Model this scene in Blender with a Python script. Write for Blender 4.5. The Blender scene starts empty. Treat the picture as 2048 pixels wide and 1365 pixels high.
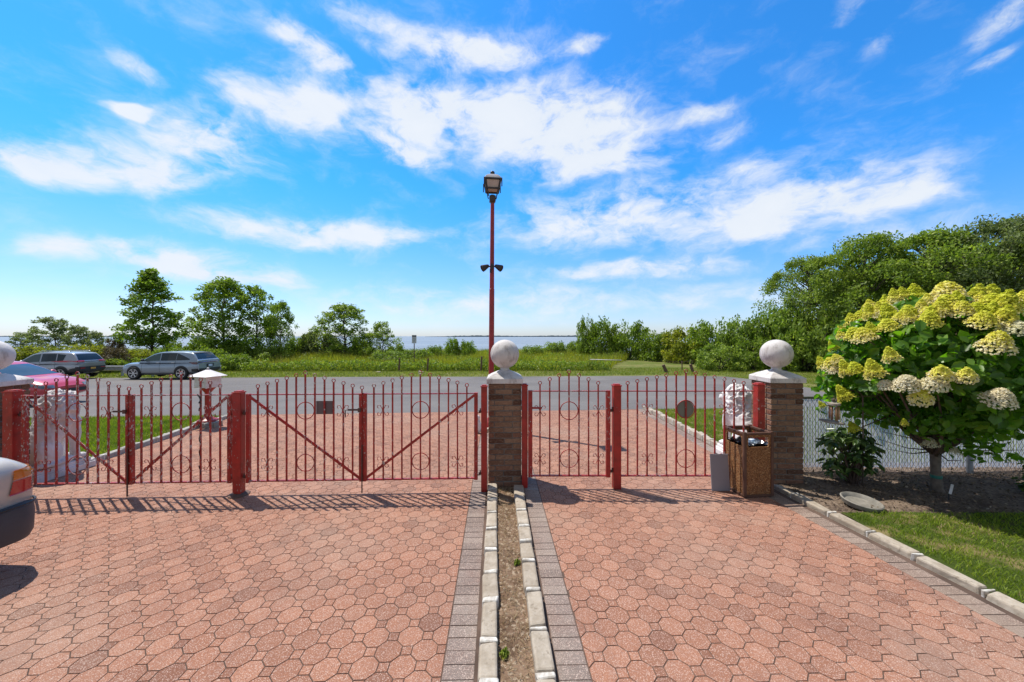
import bpy, bmesh, math, random
import numpy as np
from mathutils import Vector, Matrix, noise as mnoise
from mathutils.bvhtree import BVHTree
R = math.radians
random.seed(7)
scene = bpy.context.scene
COL = scene.collection

# ------------------------------------------------------------------ camera, light, exposure
FPX, HOR, CAMZ = 738.0, 673.0, 2.0          # focal length and horizon row measured on the 2048 px wide photo
cam = bpy.data.objects.new('camera', bpy.data.cameras.new('camera'))
COL.objects.link(cam)
cam.data.sensor_width = 36.0
cam.data.lens = 36.0 * FPX / 2048.0
cam.data.shift_y = -9.5 / 2048.0
cam.data.clip_start = 0.05
cam.data.clip_end = 60000.0
cam.location = (0, 0, CAMZ)
cam.rotation_euler = (R(90), 0, 0)
scene.camera = cam
scene.view_settings.view_transform = 'Standard'
scene.view_settings.look = 'None'
scene.view_settings.gamma = 1.0
scene.view_settings.exposure = 0.42
SUN = Vector((-0.415, 0.30, 1.0)).normalized()
sl = bpy.data.lights.new('sun', 'SUN')
sl.energy = 4.0
sl.angle = R(0.53)
sl.color = (1.0, 0.95, 0.86)
sun = bpy.data.objects.new('sun', sl)
COL.objects.link(sun)
sun.rotation_euler = SUN.to_track_quat('Z', 'Y').to_euler()
sun.location = (0, 0, 30)

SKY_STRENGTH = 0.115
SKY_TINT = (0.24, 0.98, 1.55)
CLOUD = (6.15, 6.3, 6.45)
world = bpy.data.worlds.new('World')
scene.world = world
world.use_nodes = True
wn, wl = world.node_tree.nodes, world.node_tree.links
wn.clear()
def W(t, **kw):
    n = wn.new(t)
    for k, v in kw.items(): setattr(n, k, v)
    return n
def wmath(op, a, b=None, clamp=False):
    n = W('ShaderNodeMath', operation=op, use_clamp=clamp)
    for i, s in enumerate((a, b)):
        if s is None: continue
        if isinstance(s, (int, float)): n.inputs[i].default_value = s
        else: wl.new(s, n.inputs[i])
    return n.outputs[0]
sky = W('ShaderNodeTexSky', sky_type='NISHITA', sun_disc=False)
sky.sun_elevation = math.asin(SUN.z)
sky.sun_rotation = math.atan2(SUN.x, SUN.y) % (2 * math.pi)
sky.air_density, sky.dust_density, sky.ozone_density = 1.0, 0.35, 3.0
tc = W('ShaderNodeTexCoord')
sep = W('ShaderNodeSeparateXYZ'); wl.new(tc.outputs['Generated'], sep.inputs[0])
az = wmath('ARCTAN2', sep.outputs[0], sep.outputs[1])
el = wmath('ARCSINE', sep.outputs[2])
comb = W('ShaderNodeCombineXYZ'); wl.new(az, comb.inputs[0]); wl.new(el, comb.inputs[1])
def wnoise(scale, detail, rough, src, sx=1.0, sy=1.0, off=0.0):
    m = W('ShaderNodeMapping'); m.inputs['Scale'].default_value = (sx, sy, 1); m.inputs['Location'].default_value = (off, off * .7, off * .3)
    wl.new(src, m.inputs[0])
    n = W('ShaderNodeTexNoise'); n.inputs['Scale'].default_value = scale; n.inputs['Detail'].default_value = detail; n.inputs['Roughness'].default_value = rough
    wl.new(m.outputs[0], n.inputs['Vector'])
    return n
wz = wnoise(5.0, 4, .55, comb.outputs[0], 1, 1.8, 3.1)
sub = W('ShaderNodeVectorMath', operation='SUBTRACT'); wl.new(wz.outputs['Color'], sub.inputs[0]); sub.inputs[1].default_value = (.5, .5, .5)
scl = W('ShaderNodeVectorMath', operation='MULTIPLY'); wl.new(sub.outputs[0], scl.inputs[0]); scl.inputs[1].default_value = (.17, .06, 0)
wp = W('ShaderNodeVectorMath', operation='ADD'); wl.new(comb.outputs[0], wp.inputs[0]); wl.new(scl.outputs[0], wp.inputs[1])
# the clouds of that day, each given by its bearing, elevation, angular half sizes, tilt and thickness
CLOUDS = [(270,225,240,105,-4,1.0),(110,325,190,62,-10,.95),(285,340,170,58,0,.9),(420,285,170,85,-8,.85),(620,100,150,46,14,.8),(560,70,80,34,24,.6),
          (745,42,140,44,2,.5),(930,110,230,58,-4,.8),(1140,95,100,26,-8,.6),(600,215,220,90,-8,.72),(880,230,220,92,0,1.0),(1090,255,270,105,4,1.05),
          (1190,315,210,56,0,.95),(800,295,140,50,8,.85),(1385,232,90,30,-4,.6),(1430,270,90,28,-8,.5),(1240,430,360,74,-3,.82),(1560,420,320,80,-4,.95),(1720,400,220,62,-2,.9),
          (420,535,250,38,5,.9),(290,505,160,30,6,.75),(660,470,350,44,-3,.68),(110,490,110,34,-2,.66),(1290,540,300,30,0,.7),(1500,340,130,44,4,.58),
          (1985,42,110,46,-12,.75),(1985,120,100,28,-14,.62),(275,135,90,28,6,.6),(1000,605,700,48,0,.5),(100,620,220,34,0,.40),(1500,590,460,46,0,.5),(1745,98,60,34,0,.5),(1690,30,70,36,-20,.48),(1760,470,280,36,0,.55)]
def azel(px, py):
    d = Vector(((px - 1024) / FPX, 1, (HOR - py) / FPX)).normalized()
    return math.atan2(d.x, d.y), math.asin(d.z)
dens = None
for (px, py, rx, ry, tilt, wgt) in CLOUDS:
    a, e = azel(px, py)
    a1, _ = azel(px + rx, py); a0, _ = azel(px - rx, py); _, e1 = azel(px, py - ry); _, e0 = azel(px, py + ry)
    m = W('ShaderNodeMapping', vector_type='TEXTURE')
    m.inputs['Location'].default_value = (a, e, 0); m.inputs['Rotation'].default_value = (0, 0, -R(tilt))
    m.inputs['Scale'].default_value = ((a1 - a0) / 2 * 1.25, (e1 - e0) / 2 * 1.35, 1)
    wl.new(wp.outputs[0], m.inputs[0])
    ln = W('ShaderNodeVectorMath', operation='LENGTH'); wl.new(m.outputs[0], ln.inputs[0])
    mr = W('ShaderNodeMapRange', interpolation_type='SMOOTHSTEP'); wl.new(ln.outputs['Value'], mr.inputs[0])
    mr.inputs[1].default_value = 0; mr.inputs[2].default_value = 1.15; mr.inputs[3].default_value = wgt; mr.inputs[4].default_value = 0
    dens = mr.outputs[0] if dens is None else wmath('SMOOTH_MAX', dens, mr.outputs[0])
    if dens is not mr.outputs[0]: dens.node.inputs[2].default_value = .25
fb = wnoise(7.5, 9, .6, wp.outputs[0], .85, 1.5, 1.3)
fb2 = wnoise(22.0, 6, .65, wp.outputs[0], .75, 1.4, 5.7)
back0 = wmath('MULTIPLY', wmath('SUBTRACT', .25, sep.outputs[1], True), .4)  # unseen cloud added overhead and behind the camera to whiten the fill light
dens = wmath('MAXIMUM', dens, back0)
damp = wmath('ADD', dens, .12)
d1 = wmath('ADD', dens, wmath('MULTIPLY', wmath('MULTIPLY', wmath('SUBTRACT', fb.outputs[0], .5), 2.9), damp))
d1 = wmath('ADD', d1, wmath('MULTIPLY', wmath('MULTIPLY', wmath('SUBTRACT', fb2.outputs[0], .5), 1.2), damp))
mask = W('ShaderNodeMapRange', interpolation_type='SMOOTHSTEP'); wl.new(d1, mask.inputs[0])
mask.inputs[1].default_value = .14; mask.inputs[2].default_value = .92; mask.inputs[3].default_value = 0; mask.inputs[4].default_value = .94
tint = W('ShaderNodeMix', data_type='RGBA', blend_type='MULTIPLY'); tint.inputs[0].default_value = 1
wl.new(sky.outputs[0], tint.inputs[6])
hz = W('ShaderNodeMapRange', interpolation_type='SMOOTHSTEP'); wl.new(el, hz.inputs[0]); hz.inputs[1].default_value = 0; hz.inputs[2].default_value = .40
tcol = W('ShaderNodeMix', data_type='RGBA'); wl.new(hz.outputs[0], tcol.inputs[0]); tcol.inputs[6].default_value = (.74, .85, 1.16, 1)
back = W('ShaderNodeMapRange', interpolation_type='SMOOTHSTEP'); wl.new(sep.outputs[1], back.inputs[0])          # unseen sky overhead and behind the camera, tinted warm to balance the blue fill light
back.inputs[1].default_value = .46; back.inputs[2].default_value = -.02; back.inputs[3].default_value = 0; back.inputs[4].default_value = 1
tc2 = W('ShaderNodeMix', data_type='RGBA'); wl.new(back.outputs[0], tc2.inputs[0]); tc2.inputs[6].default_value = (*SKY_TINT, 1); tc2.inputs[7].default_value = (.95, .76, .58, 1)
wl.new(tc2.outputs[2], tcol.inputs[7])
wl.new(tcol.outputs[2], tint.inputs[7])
shade = W('ShaderNodeMix', data_type='RGBA'); shade.inputs[6].default_value = (CLOUD[0] * .80, CLOUD[1] * .86, CLOUD[2] * .94, 1); shade.inputs[7].default_value = (*CLOUD, 1)
wl.new(fb.outputs[0], shade.inputs[0])
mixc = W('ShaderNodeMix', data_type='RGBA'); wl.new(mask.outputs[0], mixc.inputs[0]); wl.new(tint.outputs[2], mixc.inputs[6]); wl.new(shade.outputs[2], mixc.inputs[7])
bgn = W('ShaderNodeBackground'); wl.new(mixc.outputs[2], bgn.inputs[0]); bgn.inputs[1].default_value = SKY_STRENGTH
wo = W('ShaderNodeOutputWorld'); wl.new(bgn.outputs[0], wo.inputs[0])

# ------------------------------------------------------------------ terrain and measuring helpers
def gz(y):
    if y <= 6: return 0.0
    if y <= 25: return -(y - 6) * 0.0394
    if y <= 62: return -0.7486
    return -0.7486 - (y - 62) * 0.12
gzv = np.vectorize(gz)
def G(px, py):
    """ground point seen at a photo pixel"""
    s = (py - HOR) / FPX
    lo, hi = 0.3, 400.0
    for _ in range(60):
        m = (lo + hi) / 2
        if (CAMZ - gz(m)) / m > s: lo = m
        else: hi = m
    return Vector(((px - 1024) / FPX * lo, lo, gz(lo)))
def at(px, py, y):
    return Vector(((px - 1024) / FPX * y, y, CAMZ + (HOR - py) / FPX * y))

# ------------------------------------------------------------------ object helpers
def tag(o, label=None, cat=None, group=None, kind='thing'):
    if label: o['label'] = label
    if cat: o['category'] = cat
    if group: o['group'] = group
    if kind: o['kind'] = kind
    return o
def struct(o): o['kind'] = 'structure'; return o
def stuff(o, label=None, cat=None):
    o['kind'] = 'stuff'
    if label: o['label'] = label
    if cat: o['category'] = cat
    return o
def empty(name, loc, rz=0.0, label=None, cat=None, group=None):
    o = bpy.data.objects.new(name, None); COL.objects.link(o)
    o.location = loc; o.rotation_euler = (0, 0, rz); o.empty_display_size = .1
    if label: tag(o, label, cat, group)
    return o
def link(name, me, mat=None, parent=None, loc=None):
    o = bpy.data.objects.new(name, me); COL.objects.link(o)
    if mat is not None and not me.materials: me.materials.append(mat)
    if parent is not None: o.parent = parent
    if loc is not None: o.location = loc
    return o
def kids(o): return [c for c in bpy.data.objects if c.parent is o]
def copy_tree(o, parent=None, ch=None):
    if ch is None:
        ch = {}
        for x in bpy.data.objects:
            if x.parent: ch.setdefault(x.parent.name, []).append(x)
    c = o.copy(); COL.objects.link(c)
    if parent is not None: c.parent = parent
    for k in ch.get(o.name, []): copy_tree(k, c, ch)
    return c
def np_mesh(name, V, F, smooth=False, uvs=None):
    """mesh from arrays; F is an (n,k) array or a list of such"""
    Fs = F if isinstance(F, list) else [F]
    Fs = [np.asarray(f, dtype=np.int32) for f in Fs if len(f)]
    V = np.asarray(V, dtype=np.float32)
    me = bpy.data.meshes.new(name)
    me.vertices.add(len(V)); me.vertices.foreach_set('co', V.ravel())
    loops = np.concatenate([f.ravel() for f in Fs])
    tot = np.concatenate([np.full(len(f), f.shape[1], np.int32) for f in Fs])
    st = np.concatenate([[0], np.cumsum(tot)[:-1]]).astype(np.int32)
    me.loops.add(len(loops)); me.loops.foreach_set('vertex_index', loops)
    me.polygons.add(len(tot)); me.polygons.foreach_set('loop_start', st); me.polygons.foreach_set('loop_total', tot)
    me.polygons.foreach_set('use_smooth', np.full(len(tot), smooth, bool))
    me.update(calc_edges=True); me.validate()
    return me
class MB:
    def __init__(s): s.v = []; s.f = []; s.T = Matrix.Identity(4)
    def add(s, vs, fs):
        b = len(s.v)
        s.v += [s.T @ Vector(p) for p in vs]
        s.f += [[b + i for i in f] for f in fs]
    def box(s, c, d, rz=0.0, jit=0.0, taper=1.0):
        M = Matrix.Rotation(rz, 3, 'Z'); out = []
        for sz in (-.5, .5):
            t = taper if sz > 0 else 1
            for sx, sy in ((-.5, -.5), (.5, -.5), (.5, .5), (-.5, .5)):
                p = M @ Vector((sx * d[0] * t, sy * d[1] * t, sz * d[2]))
                out.append(Vector(c) + p + Vector((random.uniform(-jit, jit), random.uniform(-jit, jit), random.uniform(-jit, jit))))
        s.add(out, [(3, 2, 1, 0), (4, 5, 6, 7), (0, 1, 5, 4), (1, 2, 6, 5), (2, 3, 7, 6), (3, 0, 4, 7)])
    def bar(s, a, b, w, h=None, up=(0, 0, 1)):
        """rectangular bar between two points"""
        a, b = Vector(a), Vector(b); h = h or w
        d = (b - a).normalized(); u = Vector(up)
        if abs(d.dot(u)) > .95: u = Vector((0, 1, 0))
        x = d.cross(u).normalized(); z = x.cross(d)
        vs = []
        for p in (a, b):
            for i, j in ((-1, -1), (1, -1), (1, 1), (-1, 1)): vs.append(p + x * i * w / 2 + z * j * h / 2)
        s.add(vs, [(0, 1, 2, 3), (7, 6, 5, 4), (0, 4, 5, 1), (1, 5, 6, 2), (2, 6, 7, 3), (3, 7, 4, 0)])
    def tube(s, pts, r, n=8, closed=False, caps=True):
        pts = [Vector(p) for p in pts]; m = len(pts)
        rs = r if isinstance(r, (list, tuple)) else [r] * m
        vs = []; prev = None
        for i, p in enumerate(pts):
            if closed: d = pts[(i + 1) % m] - pts[i - 1]
            else: d = pts[min(i + 1, m - 1)] - pts[max(i - 1, 0)]
            d = d.normalized() if d.length > 1e-9 else Vector((0, 0, 1))
            u = prev if prev is not None else (Vector((0, 0, 1)) if abs(d.z) < .9 else Vector((1, 0, 0)))
            x = (u - d * u.dot(d))
            x = x.normalized() if x.length > 1e-6 else d.orthogonal().normalized()
            prev = x; y = d.cross(x)
            for k in range(n):
                a = 2 * math.pi * k / n
                vs.append(p + (x * math.cos(a) + y * math.sin(a)) * rs[i])
        fs = []
        for i in range(m if closed else m - 1):
            j = (i + 1) % m
            for k in range(n):
                l = (k + 1) % n
                fs.append((i * n + k, i * n + l, j * n + l, j * n + k))
        if caps and not closed:
            fs.append(tuple(reversed(range(n)))); fs.append(tuple((m - 1) * n + k for k in range(n)))
        s.add(vs, fs)
    def lathe(s, prof, n=24, c=(0, 0, 0), axis='Z', rot=0.0):
        vs = []; c = Vector(c)
        for (r, z) in prof:
            for k in range(n):
                a = 2 * math.pi * k / n + rot
                p = Vector((r * math.cos(a), r * math.sin(a), z))
                if axis == 'Y': p = Vector((p.x, p.z, p.y))
                if axis == 'X': p = Vector((p.z, p.x, p.y))
                vs.append(c + p)
        fs = []
        for i in range(len(prof) - 1):
            for k in range(n):
                l = (k + 1) % n
                fs.append((i * n + k, i * n + l, (i + 1) * n + l, (i + 1) * n + k))
        if prof[0][0] > 1e-6: fs.append(tuple(reversed(range(n))))
        if prof[-1][0] > 1e-6: fs.append(tuple((len(prof) - 1) * n + k for k in range(n)))
        s.add(vs, fs)
    def ball(s, c, rad, n=16, m=10, M=None):
        rad = (rad,) * 3 if isinstance(rad, (int, float)) else rad
        vs = []; M = M or Matrix.Identity(3)
        for i in range(m + 1):
            t = math.pi * i / m
            for k in range(n):
                a = 2 * math.pi * k / n
                vs.append(Vector(c) + M @ Vector((rad[0] * math.sin(t) * math.cos(a), rad[1] * math.sin(t) * math.sin(a), -rad[2] * math.cos(t))))
        fs = []
        for i in range(m):
            for k in range(n):
                l = (k + 1) % n
                fs.append((i * n + k, i * n + l, (i + 1) * n + l, (i + 1) * n + k))
        s.add(vs, fs)
    def prism(s, poly, z0, z1):
        n = len(poly)
        s.add([(p[0], p[1], z0) for p in poly] + [(p[0], p[1], z1) for p in poly],
              [tuple(reversed(range(n))), tuple(range(n, 2 * n))] + [(i, (i + 1) % n, n + (i + 1) % n, n + i) for i in range(n)])
    def mesh(s, name, smooth=False, bevel=0.0, seg=1, auto=None):
        me = bpy.data.meshes.new(name)
        me.from_pydata([tuple(p) for p in s.v], [], s.f)
        bm = bmesh.new(); bm.from_mesh(me)
        bmesh.ops.remove_doubles(bm, verts=bm.verts, dist=1e-5)
        bmesh.ops.recalc_face_normals(bm, faces=bm.faces)
        if bevel > 0:
            es = [e for e in bm.edges if len(e.link_faces) == 2 and e.calc_face_angle(0) > .5]
            bmesh.ops.bevel(bm, geom=es, offset=bevel, segments=seg, profile=.5, affect='EDGES', clamp_overlap=True)
        for f in bm.faces: f.smooth = smooth or auto is not None
        if auto is not None:
            for e in bm.edges:
                if len(e.link_faces) == 2 and e.calc_face_angle(0) > auto: e.smooth = False
        bm.to_mesh(me); bm.free()
        return me
    def build(s, name, mat, parent=None, smooth=False, bevel=0.0, seg=1, auto=None, loc=None):
        return link(name, s.mesh(name, smooth, bevel, seg, auto), mat, parent, loc)

# ------------------------------------------------------------------ materials
class NT:
    def __init__(s, name):
        s.m = bpy.data.materials.new(name); s.m.use_nodes = True
        s.n, s.l = s.m.node_tree.nodes, s.m.node_tree.links
        s.n.clear()
        s.out = s.n.new('ShaderNodeOutputMaterial'); s.b = s.n.new('ShaderNodeBsdfPrincipled')
        s.l.new(s.b.outputs[0], s.out.inputs[0])
        s.tc = s.n.new('ShaderNodeTexCoord'); s.src = s.tc.outputs['Object']
    def sc(s, x=1, y=1, z=1):
        m = s.n.new('ShaderNodeMapping'); m.inputs['Scale'].default_value = (x, y, z); s.l.new(s.src, m.inputs[0]); return m.outputs[0]
    def noise(s, scale, detail=4, rough=.55, vec=None):
        n = s.n.new('ShaderNodeTexNoise'); n.inputs['Scale'].default_value = scale; n.inputs['Detail'].default_value = detail; n.inputs['Roughness'].default_value = rough
        s.l.new(vec or s.src, n.inputs['Vector']); return n.outputs[0]
    def voro(s, scale, out='Distance', vec=None, feat='F1'):
        n = s.n.new('ShaderNodeTexVoronoi'); n.feature = feat; n.inputs['Scale'].default_value = scale
        s.l.new(vec or s.src, n.inputs['Vector']); return n.outputs[out]
    def island(s): return s.n.new('ShaderNodeNewGeometry').outputs['Random Per Island']
    def objrand(s): return s.n.new('ShaderNodeObjectInfo').outputs['Random']
    def ramp(s, fac, stops, interp='LINEAR'):
        n = s.n.new('ShaderNodeValToRGB'); s.l.new(fac, n.inputs[0]); cr = n.color_ramp; cr.interpolation = interp
        while len(cr.elements) > 1: cr.elements.remove(cr.elements[-1])
        for i, (p, c) in enumerate(stops):
            e = cr.elements[0] if i == 0 else cr.elements.new(p)
            e.position = p; e.color = (*c, 1) if len(c) == 3 else c
        return n.outputs[0]
    def step(s, fac, lo, hi, a=0., b=1.):
        n = s.n.new('ShaderNodeMapRange'); n.interpolation_type = 'SMOOTHSTEP'; s.l.new(fac, n.inputs[0])
        for i, v in enumerate((lo, hi, a, b)): n.inputs[i + 1].default_value = v
        return n.outputs[0]
    def mix(s, fac, a, b, blend='MIX'):
        n = s.n.new('ShaderNodeMix'); n.data_type = 'RGBA'; n.blend_type = blend
        for i, v in ((0, fac), (6, a), (7, b)):
            if isinstance(v, (int, float)): n.inputs[i].default_value = v
            elif isinstance(v, tuple): n.inputs[i].default_value = (*v, 1) if len(v) == 3 else v
            else: s.l.new(v, n.inputs[i])
        return n.outputs[2]
    def math(s, op, a, b=0.0):
        n = s.n.new('ShaderNodeMath'); n.operation = op
        for i, v in ((0, a), (1, b)):
            if isinstance(v, (int, float)): n.inputs[i].default_value = v
            else: s.l.new(v, n.inputs[i])
        return n.outputs[0]
    def bump(s, h, strength=.3, dist=.01):
        n = s.n.new('ShaderNodeBump'); n.inputs['Strength'].default_value = strength; n.inputs['Distance'].default_value = dist
        s.l.new(h, n.inputs['Height']); s.l.new(n.outputs[0], s.b.inputs['Normal'])
    def fin(s, col, rough=.6, metal=0., spec=.5, coat=0.):
        if isinstance(col, tuple): s.b.inputs['Base Color'].default_value = (*col, 1)
        else: s.l.new(col, s.b.inputs['Base Color'])
        if isinstance(rough, (int, float)): s.b.inputs['Roughness'].default_value = rough
        else: s.l.new(rough, s.b.inputs['Roughness'])
        s.b.inputs['Metallic'].default_value = metal
        s.b.inputs['Specular IOR Level'].default_value = spec
        if coat: s.b.inputs['Coat Weight'].default_value = coat; s.b.inputs['Coat Roughness'].default_value = .05
        return s.m
def simple(name, c1, c2=None, scale=8., rough=.55, metal=0., spec=.5, coat=0., bump=0., bscale=60.):
    t = NT(name)
    c = t.mix(t.step(t.noise(scale, 5, .6), .3, .7), c1, c2) if c2 else c1
    if bump: t.bump(t.noise(bscale, 4), bump, .004)
    return t.fin(c, rough, metal, spec, coat)
def leafmat(name, stops, trans=.35, nscale=.8, namt=.35, rough=.55, spec=.3, tboost=(1.25, 1.35, .6)):
    t = NT(name)
    r = t.math('ADD', t.math('MULTIPLY', t.island(), 1 - namt), t.math('MULTIPLY', t.step(t.noise(nscale, 3), .3, .7), namt))
    c = t.ramp(r, stops)
    c = t.mix(t.math('MULTIPLY', t.objrand(), .35), c, t.mix(1., c, (.75, .9, .7), 'MULTIPLY'))
    t.fin(c, rough, 0, spec)
    tr = t.n.new('ShaderNodeBsdfTranslucent'); t.l.new(t.mix(1., c, tboost, 'MULTIPLY'), tr.inputs[0])
    mx = t.n.new('ShaderNodeMixShader'); mx.inputs[0].default_value = trans
    t.l.new(t.b.outputs[0], mx.inputs[1]); t.l.new(tr.outputs[0], mx.inputs[2]); t.l.new(mx.outputs[0], t.out.inputs[0])
    return t.m

# red gate paint, chipped to white undercoat
def gate_paint(name, chip=.62, base=(.40, .021, .015), dark=(.24, .015, .011)):
    t = NT(name); t.src = t.n.new('ShaderNodeNewGeometry').outputs['Position']
    c = t.mix(t.step(t.noise(9, 5), .35, .7), base, dark)
    big = t.noise(2.2, 2, .5)
    ch = t.math('ADD', t.noise(55, 5, .65, t.sc(1, 1, .4)), t.math('MULTIPLY', t.math('SUBTRACT', big, .5), .35))
    m = t.step(ch, chip, chip + .035)
    c = t.mix(m, c, t.mix(t.noise(30), (.62, .58, .55), (.35, .25, .22)))
    rim = t.step(ch, chip - .03, chip); c = t.mix(t.math('MULTIPLY', t.math('SUBTRACT', rim, m), .5), c, (.08, .03, .02))
    t.bump(t.math('MULTIPLY', m, -1.), .3, .001)
    return t.fin(c, .42, 0, .5)
M_gate = gate_paint('red_paint_chipped', .605)
M_gate1 = gate_paint('red_paint_badly_chipped', .56)
M_post = gate_paint('red_paint_post', .72, (.40, .020, .013), (.26, .015, .010))
M_post2 = gate_paint('red_paint_peeled', .64, (.41, .024, .016), (.26, .017, .012))
M_lamp_red = gate_paint('red_paint_pole', .78, (.36, .023, .024), (.26, .017, .018))
M_iron = simple('dark_rusty_iron', (.06, .03, .025), (.12, .05, .035), 25, .6)
# pavers
def paver_mat(name, stops, dust=(.42, .33, .26), dustamt=.25):
    t = NT(name)
    c = t.ramp(t.island(), stops)
    g = t.voro(260, 'Color'); sepn = t.n.new('ShaderNodeSeparateColor'); t.l.new(g, sepn.inputs[0])
    c = t.mix(t.step(sepn.outputs[0], .72, .95, 0, .75), c, (.66, .50, .42))
    c = t.mix(t.step(sepn.outputs[1], .74, .95, 0, .6), c, (.17, .085, .065))
    c = t.mix(t.step(t.noise(2.2, 5, .6), .5, .78, 0, .45), c, (.20, .105, .08))
    c = t.mix(t.step(t.noise(.7, 4, .6), .45, .7, 0, dustamt), c, dust)
    c = t.mix(t.step(t.noise(1.3, 5, .65, t.sc(1.5, .22, 1)), .5, .72, 0, .32), c, (.17, .10, .08))
    c = t.mix(t.step(t.noise(5.5, 5, .7), .62, .75, 0, .35), c, (.15, .09, .07))
    t.bump(t.math('ADD', t.noise(140, 3), t.math('MULTIPLY', sepn.outputs[0], .6)), .5, .003)
    return t.fin(c, .9, 0, .2)
M_paver = paver_mat('red_concrete_paver', [(0, (.22, .096, .060)), (.1, (.29, .131, .081)), (.5, (.34, .154, .095)), (1, (.385, .18, .112))])
M_border = paver_mat('grey_border_paver', [(0, (.185, .145, .125)), (.5, (.235, .185, .16)), (1, (.28, .225, .19))], (.4, .34, .28), .3)
M_joint = simple('sandy_joint', (.135, .085, .062), (.07, .044, .032), 3, .95, bump=.5, bscale=300)
def asphalt():
    t = NT('asphalt')
    v = t.voro(150, 'Color'); sp = t.n.new('ShaderNodeSeparateColor'); t.l.new(v, sp.inputs[0])
    c = t.mix(t.step(t.noise(.22, 5, .6), .35, .68), (.135, .122, .117), (.185, .168, .158))
    c = t.mix(t.step(t.noise(1.1, 5, .65, t.sc(.35, 3, 1)), .5, .75, 0, .5), c, (.115, .105, .10))
    c = t.mix(t.step(sp.outputs[0], .6, 1, 0, .4), c, (.28, .265, .25))
    t.bump(sp.outputs[0], .35, .006)
    return t.fin(c, .85, 0, .25)
M_asphalt = asphalt()
def ground_mat():
    t = NT('short_grass_ground')
    c = t.mix(t.step(t.noise(.35, 5, .65), .4, .65), (.12, .155, .03), (.22, .21, .075))
    c = t.mix(t.step(t.noise(1.7, 5, .7), .5, .72, 0, .8), c, (.27, .21, .11))
    c = t.mix(t.step(t.noise(38, 4, .7), .45, .7, 0, .55), c, (.04, .065, .012))
    t.bump(t.noise(45, 5, .7), .8, .04)
    return t.fin(c, .95, 0, .1)
M_ground = ground_mat()
def lawn_mat():
    t = NT('lawn_soil')
    c = t.mix(t.step(t.noise(2.2, 5, .6), .48, .62), (.06, .085, .016), (.24, .19, .085))
    t.bump(t.noise(60, 5, .7), .8, .02)
    return t.fin(c, .95, 0, .1)
M_lawn = lawn_mat()
def soil_mat(name, a, b, cflk, amt=.5):
    t = NT(name)
    c = t.mix(t.step(t.noise(3.5, 6, .65), .35, .65), a, b)
    v = t.voro(55, 'Color'); sp = t.n.new('ShaderNodeSeparateColor'); t.l.new(v, sp.inputs[0])
    c = t.mix(t.step(sp.outputs[0], .7, .9, 0, amt), c, cflk)
    c = t.mix(t.step(sp.outputs[1], .7, .9, 0, .5), c, (a[0] * .45, a[1] * .45, a[2] * .45))
    t.bump(t.math('ADD', t.noise(40, 6, .7), sp.outputs[0]), .8, .015)
    return t.fin(c, .95, 0, .1)
M_bed = soil_mat('bed_soil', (.12, .085, .066), (.225, .165, .12), (.32, .25, .19))
M_strip = soil_mat('strip_soil', (.15, .092, .058), (.275, .18, .118), (.46, .36, .26), .7)
def stone_mat(name, a, b, stain, white=0.0):
    t = NT(name)
    c = t.mix(t.step(t.noise(9, 6, .65), .35, .68), a, b)
    c = t.mix(t.island(), c, t.mix(1., c, (.78, .76, .74), 'MULTIPLY'))
    c = t.mix(t.step(t.noise(24, 6, .7), .54, .70, 0, .8), c, stain)
    c = t.mix(t.step(t.noise(6, 6, .7), .55, .75, 0, .5), c, (stain[0] * .8, stain[1] * .8, stain[2] * .8))
    t.bump(t.noise(45, 6, .7), .5, .012)
    return t.fin(c, .85, 0, .25)
M_kerb = stone_mat('pale_granite_kerb', (.40, .335, .26), (.54, .47, .385), (.22, .175, .13))
M_kerbdark = stone_mat('grey_granite_kerb', (.33, .31, .28), (.5, .47, .43), (.16, .14, .12))
M_mortar = simple('white_mortar', (.74, .71, .66), (.42, .37, .31), 22, .9, bump=.6, bscale=90)
def white_paint(name, base=(.66, .63, .61), stain=(.16, .13, .11), amt=.8, lo=.58, vert=True):
    t = NT(name)
    c = t.mix(t.step(t.noise(3.2, 4), .35, .7), base, (base[0] * .8, base[1] * .78, base[2] * .76))
    st = t.math('ADD', t.math('MULTIPLY', t.noise(11, 8, .72, t.sc(1, 1, .35 if vert else 1)), .6), t.math('MULTIPLY', t.noise(3.5, 4, .6), .4))
    c = t.mix(t.step(st, lo - .05, lo + .1, 0, amt), c, stain)
    c = t.mix(t.step(t.noise(70, 6, .75), .62, .70, 0, .8), c, (.13, .11, .10))
    t.bump(t.noise(35, 6, .7), .45, .008)
    return t.fin(c, .8, 0, .3)
M_ball = white_paint('weathered_white_paint', (.70, .66, .64), (.22, .175, .155), .65, .542)
M_lion = white_paint('white_stone_paint', (.74, .69, .68), (.36, .31, .29), .6, .57)
M_lion2 = white_paint('fresh_white_stone_paint', (.80, .77, .76), (.45, .4, .38), .4, .62)
def brick_mat():
    t = NT('brown_rough_brick')
    c = t.ramp(t.island(), [(0, (.115, .055, .036)), (.25, (.19, .10, .064)), (.55, (.275, .158, .10)), (.8, (.335, .205, .132)), (1, (.22, .088, .056))])
    gx = t.noise(26, 6, .7, t.sc(1, 1, 4.5))
    c = t.mix(t.step(gx, .5, .7, 0, .5), c, (.46, .33, .23))
    c = t.mix(t.step(gx, .5, .3, 0, .6), c, (.055, .035, .028))
    t.bump(gx, .9, .02)
    return t.fin(c, .9, 0, .15)
M_brick = brick_mat()
M_grout = simple('dark_mortar', (.20, .165, .14), (.12, .10, .085), 20, .95)
M_dark = simple('black_plastic', (.018, .018, .02), (.028, .028, .03), 12, .5)
M_tyre = simple('tyre_rubber', (.014, .014, .015), (.024, .023, .022), 20, .85)
M_alloy = simple('alloy_rim', (.62, .62, .63), None, 5, .28, .9)
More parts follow.
